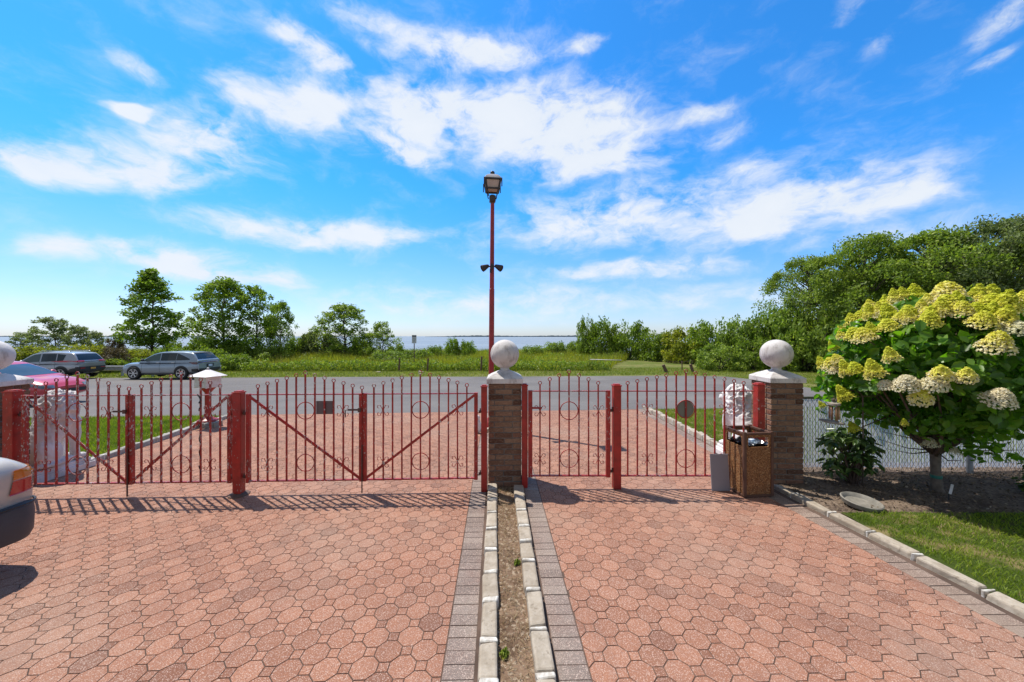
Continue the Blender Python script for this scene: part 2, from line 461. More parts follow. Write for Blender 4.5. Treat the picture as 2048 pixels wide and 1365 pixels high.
M_rimdark = simple('rim_shadow', (.02, .02, .022), None, 5, .5)
def glassmat(name, c=(.02, .028, .033), rough=.06):
    t = NT(name); return t.fin(c, rough, 0, .45, .0)
M_glass = glassmat('tinted_glass'); M_glass2 = glassmat('greenish_glass', (.06, .095, .085)); M_ws = glassmat('blue_windscreen', (.05, .08, .11))
def carpaint(name, c, metal=.55, rough=.34):
    t = NT(name)
    cc = t.mix(t.step(t.noise(1.2, 4), .3, .7), c, tuple(v * .88 for v in c))
    return t.fin(cc, rough, metal, .5, .7)
M_silver = carpaint('silver_paint', (.35, .35, .365)); M_blue = carpaint('silver_blue_paint', (.30, .35, .40)); M_redcar = carpaint('bright_red_paint', (.62, .05, .075), .1, .3)
M_beige = carpaint('smoke_silver_paint', (.60, .53, .45), .15, .38)
M_tail = simple('red_lens', (.48, .014, .016), None, 5, .12, 0, .8, .8); M_taild = simple('dark_red_lens', (.10, .012, .012), None, 5, .12, 0, .8, .8)
M_amber = simple('amber_lens', (.72, .18, .012), None, 5, .14, 0, .8, .8); M_headl = simple('headlamp_lens', (.10, .12, .14), None, 5, .08, 0, .9, 1)
M_plate = simple('orange_plate', (.62, .33, .05), None, 5, .5); M_platew = simple('pale_blue_plate', (.55, .66, .75), None, 5, .5)
M_bumper = simple('slate_bumper', (.062, .070, .085), (.05, .056, .068), 3, .5, 0, .4)
M_chrome = simple('chrome', (.7, .7, .72), None, 5, .15, 1)
M_galv = simple('galvanised_steel', (.46, .47, .48), (.34, .35, .36), 10, .45, .5)
M_wire = simple('dark_chain_link', (.13, .125, .12), (.2, .19, .18), 30, .6, .3)
def slat_mat():
    t = NT('white_slat'); c = t.ramp(t.island(), [(0, (.84, .83, .84)), (1, (.92, .91, .92))])
    c = t.mix(t.step(t.noise(5, 6, .7, t.sc(1, 1, .3)), .55, .8, 0, .3), c, (.45, .42, .38)); t.fin(c, .5, 0, .4)
    tr = t.n.new('ShaderNodeBsdfTranslucent'); t.l.new(c, tr.inputs[0]); mx = t.n.new('ShaderNodeMixShader'); mx.inputs[0].default_value = .62
    t.l.new(t.b.outputs[0], mx.inputs[1]); t.l.new(tr.outputs[0], mx.inputs[2]); t.l.new(mx.outputs[0], t.out.inputs[0]); return t.m
M_slat = slat_mat()
def agg_mat():
    t = NT('brown_aggregate')
    v = t.voro(150, 'Color'); sp = t.n.new('ShaderNodeSeparateColor'); t.l.new(v, sp.inputs[0])
    c = t.ramp(sp.outputs[0], [(0, (.07, .028, .012)), (.3, (.17, .068, .024)), (.6, (.26, .11, .037)), (.85, (.35, .17, .065)), (1, (.48, .31, .16))])
    t.bump(t.voro(150), .8, .006)
    return t.fin(c, .75, 0, .3)
M_agg = agg_mat()
M_brown = simple('brown_metal', (.085, .040, .026), (.12, .06, .04), 6, .6, 0, .3)
M_bag = simple('dark_bin_bag', (.02, .022, .026), None, 5, .25); M_rubbish = simple('pale_blue_litter', (.45, .58, .68), (.8, .8, .8), 14, .5)
M_board = simple('grey_board', (.24, .22, .235), (.27, .25, .26), 2, .7); M_plq = simple('grey_brown_plate', (.125, .095, .095), (.145, .11, .108), 3, .7); M_disc = simple('olive_grey_plate', (.15, .15, .115), (.17, .17, .13), 3, .7)
M_white = simple('white_painted_metal', (.72, .68, .67), (.58, .53, .5), 14, .5)
M_lampdark = simple('dark_bronze', (.045, .032, .03), (.065, .045, .04), 10, .4, .3); M_lamproof = simple('pale_lamp_dome', (.46, .42, .44), (.36, .33, .34), 6, .4); M_lamppanel = simple('pinkish_reflector', (.62, .44, .38), (.5, .34, .3), 8, .4)
M_wood = simple('brown_wood', (.10, .055, .035), (.17, .10, .065), 18, .8, bump=.4)
M_bark = simple('grey_brown_bark', (.085, .065, .05), (.15, .12, .095), 14, .9, bump=.8, bscale=30)
M_bark2 = simple('pale_bark', (.105, .08, .062), (.18, .14, .11), 16, .9, bump=.9, bscale=45)
M_stick = simple('twig_bark', (.10, .065, .045), (.15, .10, .075), 14, .9)
M_chime = simple('copper_tube', (.62, .33, .20), (.52, .26, .15), 9, .35, .5)
M_drift = simple('grey_driftwood', (.33, .29, .25), (.22, .185, .155), 16, .8, bump=.5)
M_saucer = simple('mossy_concrete', (.28, .255, .215), (.17, .155, .13), 12, .8, bump=.4)
M_hookmetal = simple('brown_hook_metal', (.11, .085, .07), (.16, .12, .10), 12, .5, .2)
M_sign = simple('sign_white', (.62, .63, .66), None, 5, .5); M_signgrey = simple('sign_grey_lettering', (.12, .12, .14), None, 5, .6)
def water_mat():
    t = NT('bay_water'); t.src = t.n.new('ShaderNodeNewGeometry').outputs['Position']
    t.bump(t.noise(.35, 6, .6, t.sc(.5, 1, 1)), .5, .6)
    c = t.mix(t.step(t.noise(.01, 4, .6, t.sc(.3, 1, 1)), .4, .65), (.22, .255, .285), (.27, .305, .335))
    return t.fin(c, .45, 0, .2)
M_water = water_mat()
M_far = simple('hazed_far_wood', (.045, .072, .082), (.06, .09, .10), .02, .95)  # bluish green: distance haze painted into the base colour
L_locust = leafmat('locust_leaf', [(0, (0.086, 0.134, 0.017)), (0.4, (0.173, 0.255, 0.029)), (0.8, (0.288, 0.39, 0.048)), (1, (0.389, 0.484, 0.072))], .45)
L_dense = leafmat('dense_leaf', [(0, (0.09, 0.14, 0.026)), (0.4, (0.189, 0.265, 0.043)), (0.8, (0.315, 0.389, 0.065)), (1, (0.45, 0.497, 0.094))], .42)
L_hedge = leafmat('hedge_leaf', [(0, (0.079, 0.127, 0.016)), (0.4, (0.171, 0.246, 0.029)), (0.8, (0.291, 0.361, 0.046)), (1, (0.423, 0.442, 0.081))], .42)
L_yellow = leafmat('yellow_green_leaf', [(0, (0.099, 0.132, 0.016)), (0.4, (0.242, 0.264, 0.03)), (0.75, (0.396, 0.374, 0.045)), (1, (0.506, 0.44, 0.07))], .42)
L_grey = leafmat('grey_green_leaf', [(0, (0.092, 0.116, 0.045)), (0.4, (0.172, 0.209, 0.085)), (0.8, (0.276, 0.308, 0.14)), (1, (0.356, 0.385, 0.19))], .42)
L_brown = leafmat('dry_twig_leaf', [(0, (.09, .06, .035)), (.5, (.18, .13, .075)), (1, (.26, .20, .12))], .15)
L_field = leafmat('field_weed', [(0, (0.117, 0.151, 0.014)), (0.35, (0.26, 0.291, 0.025)), (0.7, (0.416, 0.398, 0.04)), (1, (0.598, 0.482, 0.1))], .4, .15)
L_lawn = leafmat('lawn_blade', [(0, (0.09, 0.143, 0.012)), (0.5, (0.21, 0.286, 0.022)), (0.85, (0.36, 0.39, 0.045)), (1, (0.66, 0.494, 0.17))], .4, 1.2, .4)
L_dry = leafmat('dry_blade', [(0, (.22, .15, .075)), (.5, (.36, .25, .14)), (.97, (.5, .38, .24)), (1, (.12, .17, .03))], .2)
L_verge = leafmat('verge_blade', [(0, (0.121, 0.162, 0.02)), (0.5, (0.242, 0.275, 0.04)), (0.85, (0.352, 0.346, 0.08)), (1, (0.484, 0.41, 0.18))], .4, .5, .4)
L_hyd = leafmat('hydrangea_leaf', [(0, (0.063, 0.137, 0.014)), (0.5, (0.112, 0.227, 0.024)), (0.85, (0.182, 0.325, 0.036)), (1, (0.308, 0.442, 0.06))], .5, 2., .3, .38, .5, (1.5, 1.9, .35))
L_shrub = leafmat('dark_glossy_leaf', [(0, (0.039, 0.078, 0.024)), (0.5, (0.085, 0.15, 0.041)), (0.85, (0.169, 0.234, 0.066)), (1, (0.39, 0.442, 0.168))], .3, 2., .25, .3, .6)
L_litter = leafmat('leaf_litter', [(0, (.05, .034, .024)), (.5, (.13, .09, .06)), (.88, (.24, .175, .12)), (1, (.60, .52, .42))], .05, 2., .2, .9)
def flower_mat():
    t = NT('panicle_petals')
    sp = t.n.new('ShaderNodeSeparateXYZ'); t.l.new(t.src, sp.inputs[0])
    h = t.math('ADD', t.math('MULTIPLY', sp.outputs[2], 4.5), t.math('SUBTRACT', t.math('MULTIPLY', t.objrand(), .9), .05))
    h = t.math('ADD', h, t.math('MULTIPLY', t.math('SUBTRACT', t.island(), .5), .5))
    c = t.ramp(h, [(0, (.90, .82, .56)), (.25, (.90, .80, .28)), (.5, (.83, .78, .115)), (1, (.68, .70, .06))])
    t.fin(c, .6, 0, .2)
    tr = t.n.new('ShaderNodeBsdfTranslucent'); t.l.new(c, tr.inputs[0])
    mx = t.n.new('ShaderNodeMixShader'); mx.inputs[0].default_value = .35
    t.l.new(t.b.outputs[0], mx.inputs[1]); t.l.new(tr.outputs[0], mx.inputs[2]); t.l.new(mx.outputs[0], t.out.inputs[0])
    return t.m
M_flower = flower_mat()
M_cream = leafmat('cream_petals', [(0, (.72, .62, .40)), (.4, (.84, .76, .56)), (.9, (.90, .84, .68)), (1, (.80, .78, .30))], .35, 2., .2, .6, .2, (1.1, 1.1, .9))

# ------------------------------------------------------------------ the setting: ground, water, road, driveway
def grid_sheet(name, xs, ys, mat, dz=0.0, zf=None):
    X, Y = np.meshgrid(xs, ys); Z = gzv(Y) + dz
    if zf is not None: Z = Z + zf(X, Y)
    V = np.stack([X.ravel(), Y.ravel(), Z.ravel()], 1); n, m = len(xs), len(ys)
    i = np.arange(n * m).reshape(m, n)
    F = np.stack([i[:-1, :-1].ravel(), i[:-1, 1:].ravel(), i[1:, 1:].ravel(), i[1:, :-1].ravel()], 1)
    return link(name, np_mesh(name, V, F, True), mat)
struct(grid_sheet('ground', np.array([-400, -120, -60, -30, 0, 30, 60, 120, 400.]), np.array([-60, -20, 0, 6, 12, 18, 25, 32, 45, 62, 74, 90, 110.]), M_ground, -.035))
def flat_poly(name, pts, mat, dz, ysplit=(6., 25.)):
    """a flat shape on the ground, cut where the slope changes"""
    bm = bmesh.new(); bm.faces.new([bm.verts.new((p[0], p[1], 0)) for p in pts])
    for y in ysplit:
        bmesh.ops.bisect_plane(bm, geom=bm.verts[:] + bm.edges[:] + bm.faces[:], plane_co=(0, y, 0), plane_no=(0, 1, 0))
    bmesh.ops.triangulate(bm, faces=bm.faces)
    for v in bm.verts: v.co.z = gz(v.co.y) + dz
    bmesh.ops.recalc_face_normals(bm, faces=bm.faces)
    for f in bm.faces:
        if f.normal.z < 0: f.normal_flip()
    me = bpy.data.meshes.new(name); bm.to_mesh(me); bm.free()
    return link(name, me, mat)
far_edge = [(-90, 21.5), (-40, 23.6)] + [tuple(G(px, py)[:2]) for px, py in [(450, 755.5), (700, 754), (1000, 753.5), (1300, 751.8), (1400, 752)]]
bulb = [tuple(G(px, py)[:2]) for px, py in [(1455, 753.5), (1500, 758.5), (1560, 766), (1620, 776), (1660, 787)]] + [(12.2, 13.2), (10.5, 12.0), (8.2, 11.4)]
def near_y(x): return 10.1 + .08 * (x + 7.6)
road_pts = [(-90, 3.6), (-40, 7.5), (-12, near_y(-12)), (-7.6, near_y(-7.6)), (0, near_y(0)), (3.9, 11.15), (6, 11.2)] + bulb[::-1] + far_edge[::-1]
struct(flat_poly('road', road_pts, M_asphalt, -.012))
sea = MB(); sea.add([(-30000, -4000, -2.1), (30000, -4000, -2.1), (30000, 40000, -2.1), (-30000, 40000, -2.1)], [(0, 1, 2, 3)])
struct(sea.build('water', M_water))
rng = np.random.default_rng(3)
def ridge(name, x0, x1, y, hfun, n=260):
    m = MB()
    xs = np.linspace(x0, x1, n); vs = []; fs = []
    for i, x in enumerate(xs):
        t = (x - x0) / (x1 - x0); h = hfun(t) * (.75 + .5 * random.random())
        vs += [(x, y, -3), (x, y, -2 + h * .8), (x, y + 40, -2 + h), (x, y + 160, -3)]
    for i in range(n - 1):
        for k in range(3): fs.append((i * 4 + k, (i + 1) * 4 + k, (i + 1) * 4 + k + 1, i * 4 + k + 1))
    m.add(vs, fs); return struct(m.build(name, M_far))
def kx(px, y): return (px - 1024) / FPX * y
ridge('far_shore', kx(850, 3000), kx(1750, 3000), 3000, lambda t: 13 * min(1, t * 7 + .12) * (.8 + .3 * math.sin(t * 21) * math.sin(t * 8)))
ridge('far_island', kx(212, 2600), kx(262, 2600), 2600, lambda t: 18 * math.sin(math.pi * t) ** .6, 60)
ridge('far_shore', kx(-300, 3600), kx(470, 3600), 3600, lambda t: 7 * min(1, (1 - t) * 9), 160)

# --- octagon paving with real joints
A_L, A_R = .042, .028
GP = .1137
W8 = GP * math.sqrt(2)
def clip(poly, pl):
    a, b, c = pl; out = []
    for i in range(len(poly)):
        p, q = poly[i - 1], poly[i]
        dp, dq = a * p[0] + b * p[1] + c, a * q[0] + b * q[1] + c
        if dp * dq < 0:
            t = dp / (dp - dq); out.append((p[0] + (q[0] - p[0]) * t, p[1] + (q[1] - p[1]) * t))
        if dq >= 0: out.append(q)
    return out
class Pave:
    def __init__(s): s.V = []; s.F = {}
    def stone(s, poly, gap=.0023, cham=.0013, jit=.0008):
        n = len(poly)
        if n < 3: return
        cx = sum(p[0] for p in poly) / n; cy = sum(p[1] for p in poly) / n
        ar = abs(sum(poly[i - 1][0] * poly[i][1] - poly[i][0] * poly[i - 1][1] for i in range(n))) / 2
        if ar < .0008: return
        r = math.sqrt(ar / math.pi); k1 = 1 - gap / r; k2 = 1 - (gap + cham) / r
        z = gz(cy) + random.uniform(-jit, jit); tx, ty = random.uniform(-.005, .005), random.uniform(-.005, .005)
        sl = (gz(cy + .05) - gz(cy - .05)) / .1
        b = len(s.V)
        for k, dz in ((k1, -.0075), (k2, 0)):
            for (x, y) in poly:
                dx, dy = (x - cx) * k, (y - cy) * k
                s.V.append((cx + dx, cy + dy, z + dz + dx * tx + dy * (ty + sl)))
        F = s.F
        F.setdefault(n, []).append([b + n + i for i in range(n)])
        F.setdefault(4, [])
        for i in range(n): F[4].append([b + i, b + (i + 1) % n, b + n + (i + 1) % n, b + n + i])
    def build(s, name, mat, parent=None):
        o = link(name, np_mesh(name, s.V, [np.array(f) for f in s.F.values()]), mat, parent); return o
def octa_field(P, ang, org, planes, xr, yr):
    c, s_ = math.cos(ang), math.sin(ang)
    Ro = W8 / 2 / math.cos(math.pi / 8); q = W8 * (math.sqrt(2) - 1) / 2
    N = 90
    for i in range(-N, N + 1):
        for j in range(-N, N + 1):
            lx, ly = i * GP, j * GP
            x, y = org[0] + c * lx - s_ * ly, org[1] + s_ * lx + c * ly
            if not (xr[0] - .2 < x < xr[1] + .2 and yr[0] - .2 < y < yr[1] + .2): continue
            if (i + j) % 2 == 0: pts = [(Ro * math.cos(math.pi / 8 + k * math.pi / 4), Ro * math.sin(math.pi / 8 + k * math.pi / 4)) for k in range(8)]
            else: pts = [(-q, -q), (q, -q), (q, q), (-q, q)]
            poly = [(x + c * a - s_ * b, y + s_ * a + c * b) for a, b in pts]
            for pl in planes:
                poly = clip(poly, pl)
                if len(poly) < 3: break
            if len(poly) >= 3: P.stone(poly)
def line_plane(p, q, inside):
    """half plane through p,q holding the point inside"""
    a, b = q[1] - p[1], p[0] - q[0]; l = math.hypot(a, b); a /= l; b /= l; c = -(a * p[0] + b * p[1])
    if a * inside[0] + b * inside[1] + c < 0: a, b, c = -a, -b, -c
    return (a, b, c)
KS = -.044                                           # drift of the median per metre
def mx(x0, y): return x0 + KS * (y - 2.13)
bl0, bl1, br0, br1 = -.414, -.216, .272, .468        # border strips beside the median
PL = Pave()
pb = line_plane((mx(bl0, 0), 0), (mx(bl0, 10), 10), (-3, 3))
pf = line_plane((-8, near_y(-8) + .05), (0, near_y(0) + .05), (-3, 3))
KL0, KL1 = (-6.55, 5.55), (-7.62, 10.3)
pk = line_plane(KL0, KL1, (-3, 8))
octa_field(PL, A_L, (-.576, 2.808), [pb, (0, -1, 5.5), (1, 0, 8.2)], (-8.2, 0), (-1.0, 5.5))
octa_field(PL, A_L, (-.576, 2.808), [pb, (0, 1, -5.5), pf, pk], (-8.2, 0), (5.5, 11))
PR = Pave()
KR0, KR1 = (3.83, .9), (3.46, 4.9)
pb2 = line_plane((mx(br1, 0), 0), (mx(br1, 10), 10), (2, 3))
rb = .30
pr1 = line_plane((KR0[0] - rb, KR0[1]), (KR1[0] - rb, KR1[1]), (2, 3))
KQ0, KQ1 = (3.62, 5.5), (3.98, 11.25)
pr2 = line_plane((KQ0[0] - .22, KQ0[1]), (KQ1[0] - .22, KQ1[1]), (2, 8))
pf2 = line_plane((0, near_y(0) + .1), (4, 11.1), (2, 3))
octa_field(PR, A_R, (.530, 2.644), [pb2, pr1, (0, -1, 5.2)], (0, 4), (-1.0, 5.2))
octa_field(PR, A_R, (.530, 2.644), [pb2, pr2, pf2, (0, 1, -5.2)], (0, 4), (5.2, 11.4))
drive = struct(PL.build('driveway', M_paver)); PR.build('driveway_paving', M_paver, drive)
joint = flat_poly('driveway_bed', [(-8.6, -1.2), (4.0, -1.2), (3.7, 5), (4.0, 11.2), (0, near_y(0) + .08), (-8, near_y(-8) + .08)], M_joint, -.0036, (6.,))
struct(joint)
PBd = Pave()
def soldier(x0f, x1f, y0, y1, l=.1015):
    y = y0
    while y < y1:
        a, b, c, d = (x0f(y), y), (x1f(y), y + .004), (x1f(y + l), y + l + .004), (x0f(y + l), y + l)
        PBd.stone([a, b, c, d], .0022, .004, .0022); y += l
soldier(lambda y: mx(bl0, y), lambda y: mx(bl1, y), -.8, 10.4)
soldier(lambda y: mx(br0, y), lambda y: mx(br1, y), -.8, 10.7)
def lx(p, q, y): return p[0] + (q[0] - p[0]) * (y - p[1]) / (q[1] - p[1])
soldier(lambda y: lx(KQ0, KQ1, y) - .22, lambda y: lx(KQ0, KQ1, y) - .02, 5.5, 11.1)
PBd.build('driveway_border', M_border, drive)
PBd = Pave(); soldier(lambda y: lx(KR0, KR1, y) - rb, lambda y: lx(KR0, KR1, y) - rb + .2, -.8, 4.9)
PBd.build('dusty_border', paver_mat('dusty_border_paver', [(0, (.20, .15, .12)), (.5, (.25, .19, .155)), (1, (.29, .225, .18))], (.36, .28, .215), .8), drive)
# dusty mortar strip between border and right kerb
struct(flat_poly('kerb_mortar_strip', [(KR0[0] - .105, -.8), (KR0[0] + .1, -.8), (KR1[0] + .02, 4.9), (KR1[0] - .105, 4.9)], simple('dusty_mortar', (.36, .28, .21), (.24, .18, .14), 6, .95), -.004, ()))
# --- kerbs of granite blocks, mortar joints painted white
def kerb(name, pts, w, h, l, mat, mortar=True, gapf=.05, jit=.007):
    m, w_ = MB(), MB()
    P = [Vector((p[0], p[1], 0)) for p in pts]
    L = [0]
    for i in range(1, len(P)): L.append(L[-1] + (P[i] - P[i - 1]).length)
    def pos(s):
        for i in range(1, len(P)):
            if s <= L[i] or i == len(P) - 1:
                t = (s - L[i - 1]) / (L[i] - L[i - 1]); return P[i - 1].lerp(P[i], t), (P[i] - P[i - 1]).normalized()
    s = 0
    while s < L[-1] - .05:
        ll = l * random.uniform(.85, 1.15); ll = min(ll, L[-1] - s)
        p, d = pos(s + ll / 2)
        rz = math.atan2(d.y, d.x) + random.uniform(-.02, .02); hh = h * random.uniform(.9, 1.12)
        m.box((p.x + random.uniform(-.006, .006), p.y, gz(p.y) + hh / 2 - .03), (ll - gapf * .6, w * random.uniform(.93, 1.05), hh + .06), rz, jit, .93)
        q, d = pos(s)
        if mortar: w_.box((q.x, q.y, gz(q.y) + h / 2 - .02), (gapf * random.uniform(.6, .95), w * .98, h + .05 + random.uniform(-.004, .004)), rz + random.uniform(-.06, .06), .009, .9)
        s += ll
    o = struct(m.build(name, mat, None, False, 0.016, 2))
    if mortar: w_.build('mortar_joint', M_mortar, o, False, .006, 1)
    return o
kerb('kerb', [(mx(-.135, 1.0 - 1.6) , -.6), (mx(-.135, 4.86), 4.86)], .125, .065, .335, M_kerb)
kerb('kerb', [(mx(.193, -.6), -.6), (mx(.193, 4.86), 4.86)], .125, .065, .335, M_kerb)
kerb('kerb', [(mx(-.14, 5.36), 5.36), (mx(-.14, 9.0), 9.0)], .125, .065, .3, M_kerb)
kerb('kerb', [(mx(.19, 5.36), 5.36), (mx(.19, 9.0), 9.0)], .125, .065, .3, M_kerb)
kerb('kerb', [(KR0[0] + .02, KR0[1] - 1.6), (KR0[0] + .02, KR0[1]), (KR1[0] + .02, KR1[1])], .12, .05, .46, M_kerb, True, .03, .013)
kerb('kerb', [KL0, KL1], .12, .085, .42, M_kerbdark, True, .03)
kerb('kerb', [(KQ0[0] + .06, KQ0[1]), (KQ1[0] + .06, KQ1[1])], .12, .10, .30, M_kerb, True, .05, .016)
def rough_sheet(name, pts_rect, mat, dz, amp, n=40, m=80, fx=None):
    x0, x1, y0, y1 = pts_rect
    def zf(X, Y): return np.vectorize(lambda a, b: amp * mnoise.fractal((a * 4, b * 4, 1.3), 1, 2, 4))(X, Y)
    return grid_sheet(name, np.linspace(x0, x1, n), np.linspace(y0, y1, m), mat, dz, zf)
strip = MB()
for i in range(120):
    for k in range(7): pass
ys = np.linspace(-.6, 4.88, 110); us = np.linspace(-.085, .145, 9)
V = np.array([(mx(u, y), y, .012 + .012 * mnoise.noise((u * 22, y * 22, 0)) + .008 * mnoise.noise((u * 60, y * 60, 3))) for y in ys for u in us])
ii = np.arange(len(V)).reshape(len(ys), len(us))
F = np.stack([ii[:-1, :-1].ravel(), ii[:-1, 1:].ravel(), ii[1:, 1:].ravel(), ii[1:, :-1].ravel()], 1)
struct(link('soil_strip', np_mesh('soil_strip', V, F, True), M_strip))
struct(flat_poly('soil_strip', [(mx(-.085, 5.3), 5.3), (mx(.14, 5.3), 5.3), (mx(.14, 9.0), 9.0), (mx(-.085, 9.0), 9.0)], M_strip, .02, (6.,)))
struct(rough_sheet('planting_bed', (3.56, 11, 3.7, 5.75), M_bed, .022, .02, 120, 40))
struct(rough_sheet('lawn', (3.66, 11, -.7, 4.12), M_lawn, .034, .012, 60, 60))
struct(flat_poly('lawn', [(KL0[0] - .02, KL0[1]), (KL1[0] - .02, KL1[1] - .35), (-13, 9.6), (-20, 8.9), (-20, 4.9), (-7.2, 4.9)], M_lawn, .02, (6.,)))
struct(flat_poly('lawn', [(KQ0[0] + .1, KQ0[1]), (KQ1[0] + .1, KQ1[1] - .25), (8.2, 11.3), (14, 12), (14, 5.9), (4, 5.75)], M_lawn, .02, (6.,)))

# ------------------------------------------------------------------ grass and leaf builders
def blades(P, h, w, lean, rg, two=True):
    n = len(P); a = rg.uniform(0, 2 * np.pi, n); b = rg.uniform(0, 2 * np.pi, n)
    d = np.stack([np.cos(a), np.sin(a), np.zeros(n)], 1) * (w / 2)[:, None]
    ln = np.stack([np.cos(b), np.sin(b), np.zeros(n)], 1) * (h * lean)[:, None]
    up = np.zeros((n, 3)); up[:, 2] = h
    if two:
        V = np.stack([P - d, P + d, P + ln * .35 + up * .6 + d * .8, P + ln * .35 + up * .6 - d * .8, P + ln + up], 1).reshape(-1, 3)
        i = np.arange(n)[:, None] * 5
        return V, [i + np.array([0, 1, 2, 3]), i + np.array([3, 2, 4])]
    V = np.stack([P - d, P + d, P + ln + up], 1).reshape(-1, 3)
    return V, [np.arange(n)[:, None] * 3 + np.array([0, 1, 2])]
def inpoly(pts, X, Y):
    r = np.zeros(len(X), bool); n = len(pts)
    for i in range(n):
        x1, y1 = pts[i - 1]; x2, y2 = pts[i]
        if y1 == y2: continue
        c = ((y1 > Y) != (y2 > Y)) & (X < (x2 - x1) * (Y - y1) / (y2 - y1) + x1)
        r ^= c
    return r
def pnoise(X, Y, s, seed=0.):
    return np.array([mnoise.noise((x * s, y * s, seed)) for x, y in zip(X, Y)])
def scatter(pts, n, rg):
    xs = [p[0] for p in pts]; ys = [p[1] for p in pts]
    X = rg.uniform(min(xs), max(xs), n); Y = rg.uniform(min(ys), max(ys), n)
    k = inpoly(pts, X, Y); return X[k], Y[k]
def grass(name, pts, n, h, w, mat, rg, dz=.02, patch=None, two=True, lean=.6):
    X, Y = scatter(pts, n, rg)
    if patch:
        k = pnoise(X, Y, patch[0], patch[2] if len(patch) > 2 else 0.) > patch[1] - rg.uniform(0, .25, len(X)); X, Y = X[k], Y[k]
    P = np.stack([X, Y, gzv(Y) + dz], 1); hh = rg.uniform(h[0], h[1], len(X)); ww = rg.uniform(w[0], w[1], len(X))
    V, F = blades(P, hh, ww, lean, rg, two)
    return stuff(link(name, np_mesh(name, V, F), mat))
rg = np.random.default_rng(11)
near_lawn = [(3.67, 4.08), (3.72, 3.6), (3.9, -.6), (10, -.6), (10, 4.0), (6.2, 4.12), (5.0, 4.06), (4.2, 4.10)]
tag(grass('lawn_grass', near_lawn, 95000, (.022, .06), (.0035, .007), L_lawn, rg, .03, (1.3, -.42), True, .8), 'mown green lawn with straw patches beside the right kerb', 'grass', None, 'stuff')
tag(grass('dry_grass', near_lawn, 27000, (.015, .04), (.003, .006), L_dry, rg, .03, (1.1, .05, 4.), True, 1.2), 'straw coloured dead grass in the lawn beside the right kerb', 'grass', None, 'stuff')
tag(grass('lawn_grass', [(KL0[0] - .12, KL0[1]), (KL1[0] - .1, KL1[1] - .45), (-13, 9.5), (-20, 8.8), (-20, 5.6), (-7.2, 5.2)], 110000, (.04, .09), (.008, .015), L_lawn, rg, .015, None, False), 'bright green lawn behind the left lion statue', 'grass', None, 'stuff')
tag(grass('lawn_grass', [(KQ0[0] + .14, KQ0[1]), (KQ1[0] + .14, KQ1[1] - .3), (8.2, 11.2), (13, 11.9), (13, 6), (4, 5.7)], 70000, (.04, .09), (.007, .013), L_lawn, rg, .015, None, False), 'bright green lawn behind the right lion statue', 'grass', None, 'stuff')
soilp = [(mx(-.07, 0), 0.), (mx(.13, 0), 0.), (mx(.13, 4.85), 4.85), (mx(-.07, 4.85), 4.85)]
tag(grass('dry_grass', soilp, 5200, (.008, .035), (.002, .0045), L_dry, rg, .012, None, True, 1.9), 'dead straw tufts in the soil strip between the two pale kerbs', 'grass', None, 'stuff')
def flat_bits(name, pts, n, s, mat, rg, dz, label, zamp=.02):
    X, Y = scatter(pts, n, rg); m = len(X)
    P = np.stack([X, Y, gzv(Y) + dz + rg.uniform(0, zamp, m)], 1)
    V, F = leaf_quads(P, rg.uniform(s[0], s[1], m), .55, rg, 1.6)
    return tag(link(name, np_mesh(name, V, F), mat), label, 'leaf litter', None, 'stuff')
def leaf_quads(P, L, asp, rg, up=.5, outward=None, fold=False):
    n = len(P)
    N = rg.normal(size=(n, 3)); N[:, 2] += up
    if outward is not None: N += outward
    N /= np.linalg.norm(N, axis=1)[:, None] + 1e-9
    T = np.cross(N, rg.normal(size=(n, 3))); T /= np.linalg.norm(T, axis=1)[:, None] + 1e-9
    B = np.cross(N, T); L = np.asarray(L)[:, None]
    if fold:
        d = -N * L * .12
        V = np.stack([P - T * L * .5, P - T * L * .16 + B * L * asp * .5 - d, P + T * L * .22 + B * L * asp * .42 - d, P + T * L * .5 + d * .8,
                      P + T * L * .22 - B * L * asp * .42 - d, P - T * L * .16 - B * L * asp * .5 - d], 1).reshape(-1, 3)
        i = np.arange(n)[:, None] * 6
        return V, [np.concatenate([i + np.array([0, 3, 2, 1]), i + np.array([0, 5, 4, 3])])]
    V = np.stack([P - T * L * .5, P + B * L * asp * .5, P + T * L * .5, P - B * L * asp * .5], 1).reshape(-1, 3)
    return V, [np.arange(n)[:, None] * 4 + np.array([0, 1, 2, 3])]
flat_bits('leaf_litter', [(3.62, 4.1), (9, 4.1), (9, 5.5), (3.9, 5.5), (3.9, 4.9), (3.55, 4.9)], 3200, (.010, .05), L_litter, rg, .03, 'brown leaves and wood chips scattered over the shaded planting bed')
flat_bits('leaf_litter', soilp, 900, (.006, .016), L_litter, rg, .018, 'dry chips lying in the soil strip between the pale kerbs')
flat_bits('leaf_litter', [(mx(bl1, 1) - .02, .5), (mx(bl1, 1) + .025, .5), (mx(bl1, 4.8) + .02, 4.8), (mx(bl1, 4.8) - .02, 4.8)], 260, (.004, .011), L_litter, rg, .004, 'dry crumbs along the outer edge of the pale kerb', .006)

